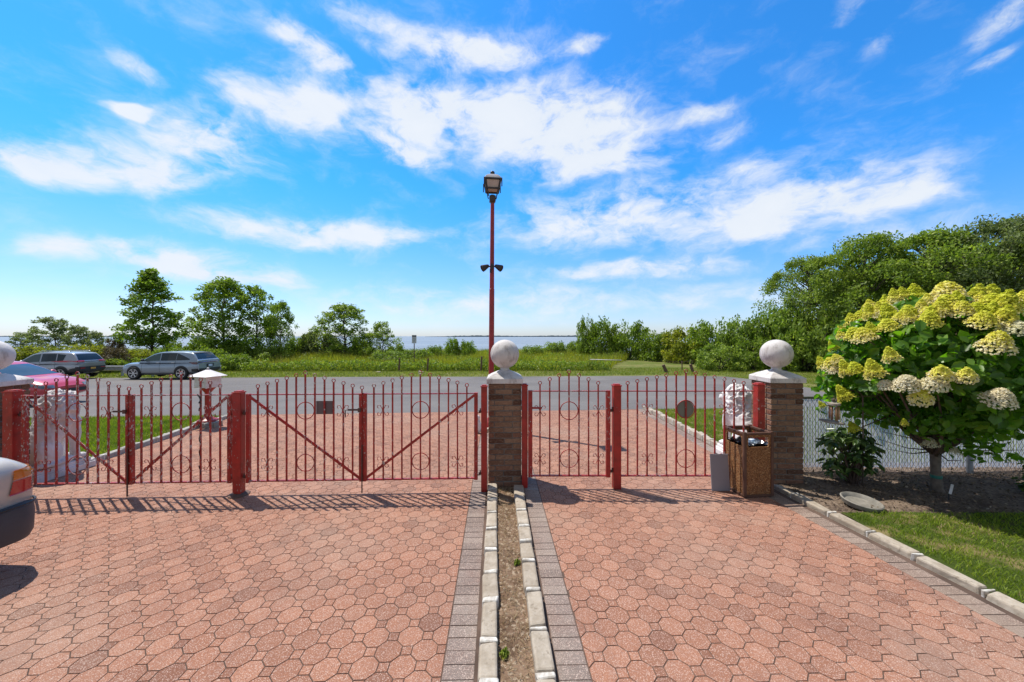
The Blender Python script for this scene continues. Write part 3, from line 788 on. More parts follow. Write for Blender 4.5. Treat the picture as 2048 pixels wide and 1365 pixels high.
# ------------------------------------------------------------------ verge, weeds
verge = [(-60, 23.3), (-19, 24.7), (-1, 25.5), (9.8, 26.4), (14.2, 26.2), (20, 27), (18, 32), (8, 32), (-60, 31)]
tag(grass('verge_grass', verge, 70000, (.05, .16), (.02, .05), L_verge, rg, -.03, None, False), 'short yellowish verge grass along the far side of the road', 'grass', None, 'stuff')
rgrass = [(14.6, 25.5), (15.3, 22.5), (14.7, 18), (13.8, 15.4), (12.6, 13.2), (24, 12), (34, 24), (22, 29)]
tag(grass('verge_grass', rgrass, 60000, (.04, .12), (.015, .04), L_verge, rg, -.03, (.3, -.3), False), 'mown grass round the dead end of the road beneath the hedge', 'grass', None, 'stuff')
field = [(-62, 28.4), (-19, 29.4), (-1, 29.6), (6.5, 30), (8.6, 31.5), (10, 36), (14, 44), (16, 60), (-70, 60)]
X, Y = scatter(field, 120000, rg)
hn = pnoise(X, Y, .13, 2.) ; hn2 = pnoise(X, Y, .6, 5.)
hh = np.clip(.75 + .45 * hn + .35 * hn2, .25, 1.6) * rg.uniform(.6, 1.15, len(X)) * np.clip(.75 + (Y - 29) / 30, .75, 1.1)
V, F = blades(np.stack([X, Y, gzv(Y) - .03], 1), hh, rg.uniform(.03, .075, len(X)), .45, rg, False)
tag(link('tall_weeds', np_mesh('tall_weeds', V, F), L_field), 'tall sunlit weeds filling the field beyond the road', 'weeds', None, 'stuff')
X, Y = scatter(field, 20000, rg); k = pnoise(X, Y, .22, 14.) > .12; X, Y = X[k], Y[k]
V, F = blades(np.stack([X, Y, gzv(Y) - .03], 1), rg.uniform(.7, 1.5, len(X)), rg.uniform(.02, .05, len(X)), .3, rg, False)
tag(link('dry_reeds', np_mesh('dry_reeds', V, F), leafmat('reed_blade', [(0, (.16, .15, .04)), (.5, (.27, .24, .08)), (1, (.40, .32, .15))], .3)), 'straw brown reeds standing in patches among the green weeds', 'reeds', None, 'stuff')
X, Y = scatter(field, 60000, rg)
k = (pnoise(X, Y, .35, 9.) + np.clip((30.6 - Y) * .55, 0, .5) > .12 - rg.uniform(0, .15, len(X))); X, Y = X[k], Y[k]
Xf = rg.uniform(-40, 8, 12000); Yf = 29.15 + (Xf + 19) * .02 + rg.uniform(0, .9, 12000) ** 1.2 + .3 * pnoise(Xf, Xf * 0, .5)
X = np.concatenate([X, Xf]); Y = np.concatenate([Y, Yf])
Z = gzv(Y) + rg.uniform(.02, 1.0, len(X)) * np.clip(.75 + .5 * pnoise(X, Y, .5, 3.), .25, 1.3)
V, F = leaf_quads(np.stack([X, Y, Z], 1), rg.uniform(.09, .22, len(X)), .6, rg, .6)
tag(link('leafy_weeds', np_mesh('leafy_weeds', V, F), L_dense), 'dark leafy brambles mixed through the front of the weed field', 'weeds', None, 'stuff')

# ------------------------------------------------------------------ brick pillars with ball finials
def brick_pillar(loc, rz, label, w=.45, seed=1):
    rs = random.Random(seed)
    r = empty('brick_pillar', loc, rz, label, 'pillar', 'brick gate pillars with white balls')
    m = MB(); ch = .0722; n = 19; h = w / 2
    def brick(x0, x1, y0, y1, z):
        c = ((x0 + x1) / 2, (y0 + y1) / 2, z + ch / 2); d = (abs(x1 - x0) - .013, abs(y1 - y0) - .013, ch - .014)
        b = len(m.v); m.box(c, d, rs.uniform(-.006, .006), .0028)
    A, B = [0, .2, .73, 1], [0, .47, 1]
    for i in range(n):
        z = i * ch
        cuts = A if i % 2 else B
        cs = [-h + w * (c + (rs.uniform(-.02, .02) if 0 < c < 1 else 0)) for c in cuts]
        for sgn in (-1, 1):
            for a, b in zip(cs[:-1], cs[1:]):
                o = rs.uniform(-.003, .005)
                y1 = sgn * (h + o); y0 = sgn * (h - .10)
                brick(a * (1 if sgn < 0 else -1), b * (1 if sgn < 0 else -1), min(y0, y1), max(y0, y1), z)
            cz = [-h + .10, (.0 if i % 2 else .06) * sgn, h - .10]
            for a, b in zip(cz[:-1], cz[1:]):
                o = rs.uniform(-.003, .005); x1 = sgn * (h + o); x0 = sgn * (h - .10)
                brick(min(x0, x1), max(x0, x1), a, b, z)
    sh = m.build('shaft', M_brick, r, False, .004, 1)
    g = MB(); g.box((0, 0, n * ch / 2), (w - .028, w - .028, n * ch - .004)); g.build('mortar_core', M_grout, sh)
    z0 = n * ch
    cap = MB(); cw = w / 2 + .016
    prof = [(cw - .006, z0), (cw, z0 + .006), (cw, z0 + .062), (cw - .008, z0 + .072), (cw * .80, z0 + .098), (cw * .6, z0 + .122), (cw * .42, z0 + .142), (cw * .34, z0 + .152)]
    k = math.sqrt(2)
    N = 24
    def ring(rr, z):
        out = []
        for j in range(N):
            a = -math.pi * .75 + 2 * math.pi * j / N
            ca, sa = math.cos(a), math.sin(a); q = rr / max(abs(ca), abs(sa))
            out.append((ca * q, sa * q, z))
        return out
    vs = []; fs = []
    for rr, z in prof: vs += ring(rr, z)
    for i in range(len(prof) - 1):
        for j in range(N): fs.append((i * N + j, i * N + (j + 1) % N, (i + 1) * N + (j + 1) % N, (i + 1) * N + j))
    fs.append(tuple(reversed(range(N)))); fs.append(tuple((len(prof) - 1) * N + j for j in range(N)))
    cap.add(vs, fs); cap.build('cap', M_ball, r, auto=.6)
    f = MB(); zc = z0 + .383; Rb = .198
    pr = [(.085, z0 + .135), (.078, z0 + .155), (.062, z0 + .17), (.058, z0 + .185), (.07, z0 + .20)]
    t0 = math.asin((zc - (z0 + .205)) / Rb)
    for i in range(15):
        t = -t0 + (math.pi / 2 + t0) * i / 14
        pr.append((max(Rb * math.cos(t), 0.0), zc + Rb * math.sin(t)))
    f.lathe(pr, 40); f.build('ball_finial', M_ball, r, True)
    return r
brick_pillar((-.10, 5.11, 0), .03, 'middle brick pillar standing at the end of the soil strip between the two driveways', .45, 3)
brick_pillar((3.70, 5.165, 0), -.03, 'brick pillar behind the brown waste bin, at the end of the chain link fence', .44, 8)
brick_pillar((-6.59, 4.66, 0), .03, 'brick pillar cut off by the photo edge, beside the rear of the silver sedan', .45, 5)

# ------------------------------------------------------------------ red iron gates
def ring_pts(c, r, n=28, a0=0, a1=2 * math.pi):
    return [(c[0] + r * math.cos(a0 + (a1 - a0) * i / n), c[1], c[2] + r * math.sin(a0 + (a1 - a0) * i / n)) for i in range(n + (0 if abs(a1 - a0 - 2 * math.pi) < 1e-6 else 1))]
def scroll_mesh():
    m = MB()
    for sx in (-1, 1):
        for sz in (-1, 1):
            pts = []
            for i in range(22):
                t = i / 21
                if t < .25: x, z = .006 + .02 * (t / .25) ** 1.5, .004 + .040 * (t / .25)
                else:
                    u = (t - .25) / .75; a = math.pi - u * 1.55 * math.pi; rr = .0235 - .005 * u
                    x, z = .050 + rr * math.cos(a) , .046 + rr * math.sin(a) * 1.0
                pts.append((sx * x, -.012, sz * z))
            m.tube(pts, [.0042] * 19 + [.0038, .0034, .003], 6)
    m.box((0, -.011, 0), (.02, .006, .055))
    return m.mesh('scroll', auto=.6)
def circle_mesh(r):
    m = MB(); m.tube(ring_pts((0, 0, 0), r, 36), .006, 6, True); return m.mesh('ring', True)
def finial_mesh():
    m = MB(); m.tube(ring_pts((0, 0, .026), .0215, 20), .0052, 6, True); return m.mesh('finial_ring', True)
ME_SCROLL, ME_FIN = scroll_mesh(), finial_mesh()
RINGS = {}
def gate(name, label, a, b, n, z0, z1, peak, brace=0, scrolls=(), ringat=None, stiles=('L', 'R'), zc=(1.055, .393), endfin=None, low=1.345, cat='gate', mat=None, group='red wrought iron gate leaves'):
    mat = mat or M_gate
    a, b = Vector(a), Vector(b); d = b - a; w = d.length
    r = empty(name, (a.x, a.y, 0), math.atan2(d.y, d.x), label, cat, group)
    s = w / (n + 1); mid = (n + 1) / 2
    mm = MB(); mm.box((w / 2, 0, z1), (w, .030, .012)); mm.build('top_rail', mat, r)
    mm = MB(); mm.box((w / 2, 0, z0), (w, .030, .016)); mm.build('bottom_rail', mat, r)
    for i in range(1, n + 1):
        top = low + (peak - low) * (1 - abs(i - mid) / (mid - 1)) if n > 1 else peak
        p = MB(); jx = random.uniform(-.003, .003)
        p.bar((i * s, 0, z0 + .002), (i * s + jx, 0, top), .018, .018, (0, 1, 0))
        o = p.build('picket', mat, r, bevel=.0015)
        f = link('finial_ring', ME_FIN, mat, o, (i * s + jx, 0, top - .002))
    for i in scrolls:
        for z in zc: link('scroll', ME_SCROLL, mat, r, (i * s, 0, z))
    if ringat:
        rad = s - .0105
        k = round(rad, 3)
        if k not in RINGS: RINGS[k] = circle_mesh(rad)
        for z in zc: link('ring', RINGS[k], mat, r, (ringat * s, 0, z))
    for e in stiles:
        sw = .055 if e == 'L' and brace != 1 or e == 'R' and brace != -1 else .046
        x = 0 if e == 'L' else w
        q = MB(); q.box((x, 0, (z0 + z1) / 2 - .004), (sw, .045, z1 - z0 + .03)); q.build('stile', mat, r, bevel=.003)
    if brace:
        q = MB(); y = -.014
        p0, p1 = ((0.02, y, z1 - .02), (w - .02, y, z0 + .02)) if brace > 0 else ((.02, y, z0 + .02), (w - .02, y, z1 - .02))
        q.bar(p0, p1, .010, .032, (0, 0, 1)); q.build('brace', mat, r)
    return r, s, w
def LXY(px):
    k = (px - 1024) / FPX; y = 4.783 / (1 - .036 * k); return (k * y, y)
Z0, Z1, PK = .17, 1.262, 1.512
gt = []
a, b, c, d = LXY(50), LXY(258), LXY(263), LXY(460)
g1, s1, w1 = gate('gate_leaf', 'red gate leaf in front of the left lion statue, beside the silver sedan', a, b, 9, Z0, Z1, PK, 1, (2, 8), 5, low=1.35, mat=M_gate1)
g2, s2, w2 = gate('gate_leaf', 'red gate leaf in front of the white mailbox, its brace rising to the peeling post', c, d, 9, Z0, Z1, PK, -1, (2, 8), 5, low=1.35, mat=M_gate1)
e, f, g, h = LXY(497), LXY(724), LXY(729), LXY(952)
g3, s3, w3 = gate('gate_leaf', 'red gate leaf carrying a grey brown rectangular plate, right of the peeling post', e, f, 11, Z0, Z1, PK, 1, (2, 10), 6)
g4, s4, w4 = gate('gate_leaf', 'red gate leaf with a diagonal brace hinged beside the middle brick pillar', g, h, 11, Z0, Z1, PK, -1, (2, 10), 6)
RY = 4.86
def RX(px): return ((px - 1024) / FPX * RY, RY)
g5, s5, w5 = gate('pedestrian_gate', 'narrow red gate without a brace, right of the middle brick pillar', RX(1060.5), RX(1216), 7, .165, 1.278, 1.51, 0, (1, 7), 4, zc=(1.02, .39), low=1.362)
g6, s6, w6 = gate('fence_panel', 'fixed red railing panel between its post and the brick pillar behind the waste bin', RX(1236), RX(1507), 13, .165, 1.278, 1.515, 0, (3, 11), 7, stiles=(), zc=(1.04, .39), low=1.36, cat='railing', group=None)
def small(parent, name, mat, fn, bevel=0.):
    m = MB(); fn(m); return m.build(name, mat, parent, bevel=bevel)
# meeting stiles with their own short finial, drop rods, latches, hinges, plates
for (gl, w) in ((g1, w1), (g3, w3)):
    small(gl, 'drop_rod', M_iron, lambda m: m.tube([(w + .012, -.035, .012), (w + .012, -.035, .62)], .008, 8))
    small(gl, 'latch', M_iron, lambda m: (m.box((w - .085, -.02, 1.065), (.17, .014, .022)), m.box((w - .02, -.036, 1.065), (.035, .02, .05)), m.tube([(w - .17, -.022, 1.065), (w - .20, -.022, 1.06), (w - .20, -.022, .97)], .006, 6)))
    o = small(gl, 'meeting_cover', M_gate, lambda m: m.box((w - .006, .026, .715), (.085, .006, 1.08)))
    link('finial_ring', ME_FIN, M_gate, o, (w, 0, 1.318)); o2 = small(o, 'finial_stem', M_gate, lambda m: m.box((w, 0, 1.295), (.014, .014, .055)))
for gl, x0, sgn in ((g1, 0, -1), (g2, w2, 1), (g3, 0, -1), (g4, w4, 1), (g5, w5, 1)):
    for z in (1.04, .24):
        small(gl, 'hinge', M_iron, lambda m: (m.tube([(x0 + sgn * .02, 0, z - .03), (x0 + sgn * .055, 0, z - .03), (x0 + sgn * .055, 0, z + .03)], .008, 6), m.box((x0 + sgn * .06, 0, z - .012), (.05, .018, .028))))
small(g5, 'latch', M_gate, lambda m: (m.box((s5 * .55, -.02, 1.06), (.16, .016, .024)), m.tube([(s5 * 1.0, -.022, 1.06), (s5 * 1.0, -.022, 1.13)], .007, 6)))
small(g3, 'plate', M_plq, lambda m: m.box((s3 * 8.05, .016, 1.09), (s3 * 1.95, .006, .17)), .001)
def disc(m): m.lathe([(s6 - .016, -.004), (s6 - .016, .004)], 36, (s6 * 7, .014, 1.04), 'Y')
small(g6, 'plate', M_disc, disc)
def frayed(m):
    for k in range(5):
        z = 1.18 - k * .2
        m.tube([(s2 * 7 + .012 * math.sin(j * 1.3 + k), -.012 - .004 * math.cos(j * 1.9), z - j * .03) for j in range(5)], .005, 5)
    m.tube([(s2 * 7 - .03, -.014, 1.27), (s2 * 7, -.02, 1.24), (s2 * 7 + .012, -.014, 1.20), (s2 * 7 - .008, -.018, 1.16)], .008, 5)
small(g2, 'knotted_cord', M_dark, frayed)
# posts
def gate_post(xy, w, h, label, mat, square=True, collar=False, zb=0.):
    r = empty('gate_post', (xy[0], xy[1], zb), .03, label, 'post', 'red gate posts')
    m = MB()
    if square: m.box((0, 0, h / 2), (w, w, h)); m.build('shaft', mat, r, bevel=.006, seg=2)
    else: m.lathe([(w / 2, 0), (w / 2, h)], 20); m.build('shaft', mat, r, auto=.6)
    m = MB()
    if square: m.box((0, 0, h + .008), (w + .014, w + .014, .016)); m.box((0, 0, h + .022), (w - .02, w - .02, .014))
    else: m.lathe([(w / 2 + .004, h - .01), (w / 2 + .004, h + .008), (w / 2 - .012, h + .02), (0, h + .026)], 20)
    m.build('cap', mat, r, bevel=.003)
    if collar:
        m = MB(); m.lathe([(.125, -.01), (.12, .012), (.09, .024), (.055, .03)], 9); m.build('concrete_collar', simple('rust_stained_concrete', (.17, .10, .075), (.10, .065, .05), 20, .9), r, auto=.6)
    return r
p2 = LXY(478)
gate_post(LXY(27), .12, 1.31, 'dark red square post against the left brick pillar, above the sedan boot', M_post2)
gate_post(p2, .098, 1.285, 'peeling red post on a concrete collar between the two double gates', M_post2, True, True)
gate_post(LXY(968.3), .076, 1.345, 'red post fixed to the left face of the middle brick pillar', M_post)
gate_post((.168, 4.90), .076, 1.345, 'red post fixed to the right face of the middle brick pillar', M_post)
gate_post(RX(1233), .098, 1.345, 'red capped post between the narrow gate and the fixed railing', M_post)
gate_post((3.30, 4.93), .098, 1.35, 'red post behind the waste bin, against the right brick pillar', M_post2)

# ------------------------------------------------------------------ street lamp
lamp = empty('street_lamp', (-.475, 8.3, gz(8.3)), 0, 'tall red lamp post with a dark lantern and two floodlights, behind the middle pillar', 'street lamp')
zl = -gz(8.3)
LA = Vector((0, 0, 0)); LT = Vector((.036, 0, 4.99 + zl))
m = MB(); m.tube([LA, LA.lerp(LT, .62), LA.lerp(LT, .621), LT], [.062, .057, .052, .043], 20); pole = m.build('pole', M_lamp_red, lamp, auto=.6)
m = MB(); m.lathe([(.13, 0), (.13, .03), (.085, .05), (.08, .25), (.066, .27)], 20); m.build('base_sleeve', M_lamp_red, lamp, auto=.6)
lt = LT
m = MB(); m.lathe([(.05, -.02), (.06, .01), (.085, .03), (.098, .035), (.098, .125), (.10, .13), (.10, .15), (.06, .175), (.03, .19), (0, .195)], 4, lt, rot=math.pi / 4 + .12); m.build('lantern_base', M_lampdark, lamp, bevel=.003)
m = MB(); zt = lt.z
def cq(r_, z, rot=.12): return [(lt.x + r_ * math.cos(math.pi / 4 + rot + k * math.pi / 2), lt.y + r_ * math.sin(math.pi / 4 + rot + k * math.pi / 2), z) for k in range(4)]
lo_, hi_ = cq(.125, zt + .13), cq(.225, zt + .50)
for p, q in zip(lo_, hi_): m.bar(p, q, .022, .022)
m.build('lantern_bars', M_lampdark, lamp)
m = MB(); t0, t1 = cq(.20, zt + .29), cq(.25, zt + .49)
i0, i1 = cq(.185, zt + .30), cq(.232, zt + .485)
for k in range(4):
    j = (k + 1) % 4
    for u, v in ((t0[k], t0[j]), (t1[k], t1[j]), (t0[k], t1[k])): m.bar(u, v, .03, .035)
m.build('head_frame', M_lampdark, lamp)
m = MB(); m.add(i0 + i1, [(0, 1, 5, 4), (1, 2, 6, 5), (2, 3, 7, 6), (3, 0, 4, 7), (3, 2, 1, 0)]); m.build('reflector_panels', M_lamppanel, lamp)
m = MB()
for k in range(4):
    p = Vector(cq(.275, zt + .41)[k]); m.box(p, (.02, .02, .19), .12)
m.build('corner_fins', M_lampdark, lamp)
m = MB(); m.lathe([(.27, .488), (.27, .50), (.22, .56), (.16, .605), (.09, .635), (.05, .645)], 4, (lt.x, lt.y, zt), rot=math.pi / 4 + .12); m.build('lantern_roof', M_lamproof, lamp, bevel=.004)
m = MB(); m.lathe([(.05, .64), (.05, .70), (.04, .712), (0, .714)], 14, (lt.x, lt.y, zt)); m.build('lantern_finial', M_lampdark, lamp, auto=.6)
zf = 3.56 + zl; cx = .026
m = MB(); m.box((cx, -.055, zf), (.05, .05, .12)); m.tube([(cx - .09, -.05, zf), (cx + .09, -.05, zf)], .015, 8); m.tube([(cx - .03, -.05, zf - .06), (cx - .03, -.06, zf - .14)], .02, 8); m.build('floodlight_bracket', M_lampdark, lamp)
for sgn in (-1, 1):
    fl = MB(); dirn = Vector((sgn * .8, -.35, -.45)).normalized()
    M3 = dirn.to_track_quat('Z', 'Y').to_matrix().to_4x4(); M3.translation = Vector((cx + sgn * .09, -.06, zf + .01))
    fl.T = M3; fl.lathe([(.03, -.02), (.04, .0), (.075, .12), (.078, .15), (.07, .155), (.066, .14), (0, .13)], 16); fl.build('floodlight', M_lampdark, lamp, auto=.6)
struct_ring = MB(); struct_ring.lathe([(.36, -.05), (.36, .10), (.25, .10), (.25, -.05)], 22, (-.5, 8.3, gz(8.3)))
tag(struct_ring.build('stone_ring', M_kerb, None, bevel=.01), 'low ring of pale stones round the foot of the lamp post', 'stone ring')
m = MB(); m.ball((0, 0, .15), (.075, .07, .17), 12, 8); m.ball((0, 0, .33), (.05, .05, .06), 10, 8)
tag(m.build('garden_ornament', M_lion, None, True, loc=(-.735, 7.9, gz(7.9))), 'small mottled white ornament beside the lamp foot, left of the middle pillar', 'ornament')

# ------------------------------------------------------------------ mailbox
mbp = G(416, 853); mb = empty('mailbox', mbp, R(-18), 'white house shaped mailbox on a red stand over a low stone footing', 'mailbox')
m = MB()
for i in range(9):
    a = i * 2 * math.pi / 9
    m.box((.21 * math.cos(a), .16 * math.sin(a), .05), (.19, .16, .15), a + .3, .015)
m.box((0, 0, .06), (.36, .28, .15)); m.build('stone_footing', M_kerbdark, mb, bevel=.015)
m = MB(); m.lathe([(.21, .13), (.20, .16), (.12, .19), (.075, .24), (.062, .30), (.062, .78), (.07, .80), (.10, .84), (.15, .90), (.16, .915)], 14); m.build('pedestal', M_lamp_red, mb, auto=.5)
m = MB(); m.box((0, 0, 1.04), (.40, .33, .25)); bx = m.build('box', M_white, mb, bevel=.006)
m = MB(); prof = [(.232, 1.163), (.236, 1.178), (.17, 1.225), (.10, 1.27), (.05, 1.305), (.028, 1.32)]
for i in range(1): m.T = Matrix.Diagonal((1.22, 1.02, 1, 1)); m.lathe([(r_ * 1.42, z) for r_, z in prof], 4, rot=math.pi / 4)
m.build('roof', M_white, mb, auto=.9)
m = MB(); m.lathe([(.03, 1.315), (.035, 1.33), (.018, 1.342), (.024, 1.355), (.02, 1.37), (0, 1.378)], 12); m.build('finial', M_white, mb, True)
m = MB()
for x in (-.19, .19):
    for y in (-.155, .155): m.box((x, y, .925), (.03, .03, .03))
m.build('corner_feet', M_white, mb)
m = MB(); m.box((-.02, -.168, 1.0), (.012, .008, .09)); m.box((.1, -.168, 1.05), (.09, .008, .012)); m.build('door_flap', M_kerbdark, mb)

# ------------------------------------------------------------------ seated lion statues
def remeshed(m, voxel, smooth=3):
    me = m.mesh('tmp'); o = bpy.data.objects.new('tmp', me); COL.objects.link(o)
    md = o.modifiers.new('r', 'REMESH'); md.mode = 'VOXEL'; md.voxel_size = voxel
    sm = o.modifiers.new('s', 'SMOOTH'); sm.iterations = smooth; sm.factor = .5
    bpy.context.view_layer.update()
    dg = bpy.context.evaluated_depsgraph_get()
    out = bpy.data.meshes.new_from_object(o.evaluated_get(dg), depsgraph=dg)
    bpy.data.objects.remove(o)
    return out
def rotx(a): return Matrix.Rotation(a, 3, 'X')
def lion(loc, rz, label, head_turn, mat):
    r = empty('lion_statue', loc, rz, label, 'statue', 'white seated lions behind the gates')
    m = MB()
    for s in (-1, 1):
        m.ball((s * .105, -.15, .36), (.095, .19, .20), 16, 10, rotx(.35))
        m.ball((s * .135, .06, .215), (.055, .13, .05), 12, 8)
        m.tube([(s * .095, .19, .76), (s * .10, .235, .56), (s * .10, .225, .40), (s * .10, .235, .22)], [.085, .072, .056, .058], 12)
        m.ball((s * .10, .295, .20), (.062, .105, .05), 12, 8)
        for k in range(3): m.ball((s * .10 + (k - 1) * .036, .375, .19), (.02, .035, .032), 8, 6)
    m.ball((0, -.20, .36), (.15, .16, .20), 16, 10)
    m.tube([(0, -.20, .38), (0, -.10, .56), (0, .04, .74), (0, .12, .86)], [.16, .175, .185, .17], 16)
    m.ball((0, .17, .70), (.155, .13, .22), 16, 10)
    m.tube([(0, -.33, .22), (.10, -.36, .21), (.19, -.25, .20), (.215, -.10, .20)], [.035, .03, .026, .03], 8); m.ball((.215, -.05, .205), (.04, .06, .035), 8, 6)
    T = Matrix.Translation((0, .10, .95)) @ Matrix.Rotation(head_turn, 4, 'Z') @ Matrix.Translation((0, -.10, -.95))
    m.T = T
    m.ball((0, .08, .92), (.20, .19, .25), 20, 14); m.ball((0, .02, .78), (.18, .17, .2), 16, 10); m.ball((0, .12, 1.06), (.165, .15, .14), 16, 10)
    m.ball((0, .235, 1.01), (.105, .10, .12), 16, 10); m.ball((0, .32, .975), (.066, .08, .055), 14, 8); m.ball((0, .315, .93), (.05, .06, .04), 12, 8)
    m.ball((0, .385, .995), (.03, .025, .022), 8, 6)
    for s in (-1, 1):
        m.ball((s * .12, .17, 1.13), (.04, .03, .045), 10, 6); m.ball((s * .05, .315, 1.05), (.03, .025, .02), 8, 6); m.ball((s * .04, .36, .96), (.035, .03, .03), 8, 6)
    m.T = Matrix.Identity(4)
    me = remeshed(m, .013, 4)
    n = len(me.vertices); co = np.zeros(n * 3); me.vertices.foreach_get('co', co); co = co.reshape(-1, 3)
    no = np.zeros(n * 3); me.vertices.foreach_get('normal', no); no = no.reshape(-1, 3)
    Ti = T.inverted()
    for i in range(n):
        p = Vector(co[i]); q = Ti @ p
        mane = max(0., min(1., (q.z - .66) / .12)) * max(0., min(1., (.25 - q.y - .35 * max(0, q.z - 1.08) + (.10 if abs(q.x) > .12 else 0)) / .06))
        if mane > 0:
            sw = mnoise.noise_vector(p * 7) * .5
            v = abs(mnoise.noise((p.x * 15 + sw.x * 2, p.y * 15 + sw.y * 2, p.z * 9 + sw.z * 2)))
            co[i] += no[i] * (mane * (.042 - .105 * v))
        co[i] += no[i] * .004 * mnoise.noise(p * 30)
    me.vertices.foreach_set('co', co.ravel()); me.polygons.foreach_set('use_smooth', np.ones(len(me.polygons), bool)); me.update(); me.name = 'body'
    link('body', me, mat, r)
    e = MB(); e.T = T
    for s in (-1, 1): e.ball((s * .048, .338, 1.035), (.014, .01, .009), 8, 6)
    e.build('eyes', M_kerbdark, r, True)
    pl = MB(); pl.box((0, .02, .045), (.42, .86, .09)); pl.box((0, .02, .125), (.36, .78, .07), 0, 0, .97); pl.box((0, .02, .10), (.39, .82, .03)); pl.build('plinth', mat, r, bevel=.012, seg=2)
    return r
ln_ = lion((-6.62, 5.30, 0), .06, 'weathered white stone lion seated behind the leftmost gate leaf', .15, M_lion); ln_.scale = (1, .9, 1)
lion((3.70, 5.95, 0), .0, 'bright white stone lion half hidden behind the right brick pillar and bin', .5, M_lion2)

# ------------------------------------------------------------------ waste bin and leaning board
bn = empty('waste_bin', (2.868, 4.555, gz(4.5)), R(5.5), 'square brown stone chip waste bin in front of the right brick pillar', 'waste bin')
BW, BH = .385, .81
def holed(m, w, h, hx0, hx1, hz0, hz1, rad, th, T):
    n = 6; inner = []
    for (cx_, cz_, a0) in ((hx1 - rad, hz1 - rad, 0), (hx0 + rad, hz1 - rad, 90), (hx0 + rad, hz0 + rad, 180), (hx1 - rad, hz0 + rad, 270)):
        for k in range(n + 1):
            a = R(a0 + 90 * k / n); inner.append((cx_ + rad * math.cos(a), cz_ + rad * math.sin(a)))
    outer = []
    N = len(inner); cx_, cz_ = (hx0 + hx1) / 2, (hz0 + hz1) / 2
    for (x, z) in inner:
        dx, dz = x - cx_, z - cz_
        t = min(((w - cx_) / dx if dx > 0 else -cx_ / dx) if abs(dx) > 1e-6 else 9e9, ((h[1] - cz_) / dz if dz > 0 else (h[0] - cz_) / dz) if abs(dz) > 1e-6 else 9e9)
        outer.append((cx_ + dx * t, cz_ + dz * t))
    corners = [(0, h[0]), (w, h[0]), (w, h[1]), (0, h[1])]
    for c in corners:
        i = min(range(N), key=lambda k: (outer[k][0] - c[0]) ** 2 + (outer[k][1] - c[1]) ** 2); outer[i] = c
    vs = []; fs = []
    for y in (0, th): vs += [T(x, y, z) for x, z in outer] + [T(x, y, z) for x, z in inner]
    for k in range(N):
        l = (k + 1) % N
        fs += [(k, l, N + l, N + k), (2 * N + l, 2 * N + k, 3 * N + k, 3 * N + l), (N + k, N + l, 3 * N + l, 3 * N + k), (l, k, 2 * N + k, 2 * N + l)]
    m.add(vs, fs)
def Tface(k):
    def T(x, y, z):
        c = Matrix.Rotation(k * math.pi / 2, 3, 'Z') @ Vector((x - BW / 2, y - BW / 2, z)); return (c.x + BW / 2, c.y + BW / 2, z)
    return T
for k in range(4):
    T = Tface(k)
    m = MB(); i0 = .022
    q = [T(i0, .006, .035), T(BW - i0, .006, .035), T(BW - i0, .006, .60), T(i0, .006, .60), T(i0, .018, .035), T(BW - i0, .018, .035), T(BW - i0, .018, .60), T(i0, .018, .60)]
    m.add(q, [(0, 1, 2, 3), (7, 6, 5, 4), (0, 4, 5, 1), (1, 5, 6, 2), (2, 6, 7, 3), (3, 7, 4, 0)])
    m.build('stone_chip_panel', M_agg, bn)
    m = MB(); holed(m, BW - .04, (.601, .775), .035, BW - .075, .625, .745, .022, .012, lambda x, y, z: T(x + .02, y + .005, z)); m.build('opening_frame', M_agg, bn)
m = MB()
for k in range(4):
    T = Tface(k); c = T(0.012, .012, 0); m.box((c[0], c[1], BH / 2 + .01), (.036, .036, BH - .01))
fr = m.build('corner_posts', M_brown, bn, bevel=.006, seg=2)
m = MB()
for z, hh in ((.79, .026), (.022, .03)):
    for k in range(4):
        T = Tface(k); a_, b_ = Vector(T(.03, .012, z)), Vector(T(BW - .03, .012, z)); m.bar(a_, b_, .034, hh)
m.build('rim', M_brown, bn, bevel=.003)
m = MB(); N = 9
vs = []
for i in range(N):
    for j in range(N):
        x, y = i / (N - 1), j / (N - 1); e_ = min(x, y, 1 - x, 1 - y)
        vs.append((.03 + x * (BW - .06), .03 + y * (BW - .06), .655 - min(e_ * 2, .5) * .10 + random.uniform(-.02, .02)))
fs = [(i * N + j, (i + 1) * N + j, (i + 1) * N + j + 1, i * N + j + 1) for i in range(N - 1) for j in range(N - 1)]
m.add(vs, fs); m.build('bin_liner', M_bag, bn)
m = MB()
for i in range(4): m.box((random.uniform(.12, .3), random.uniform(.08, .2), .65 + random.uniform(-.01, .02)), (.09, .05, .014), random.uniform(0, 3), .018)
m.build('litter', M_rubbish, bn)
m = MB(); m.T = Matrix.Translation((2.70, 4.77, .002)) @ Matrix.Rotation(R(-6), 4, 'X'); m.box((0, 0, .232), (.235, .012, .464)); m.T = Matrix.Identity(4)
tag(m.build('board', M_board, None, bevel=.002), 'plain grey board leaning on the red railing left of the waste bin', 'board')

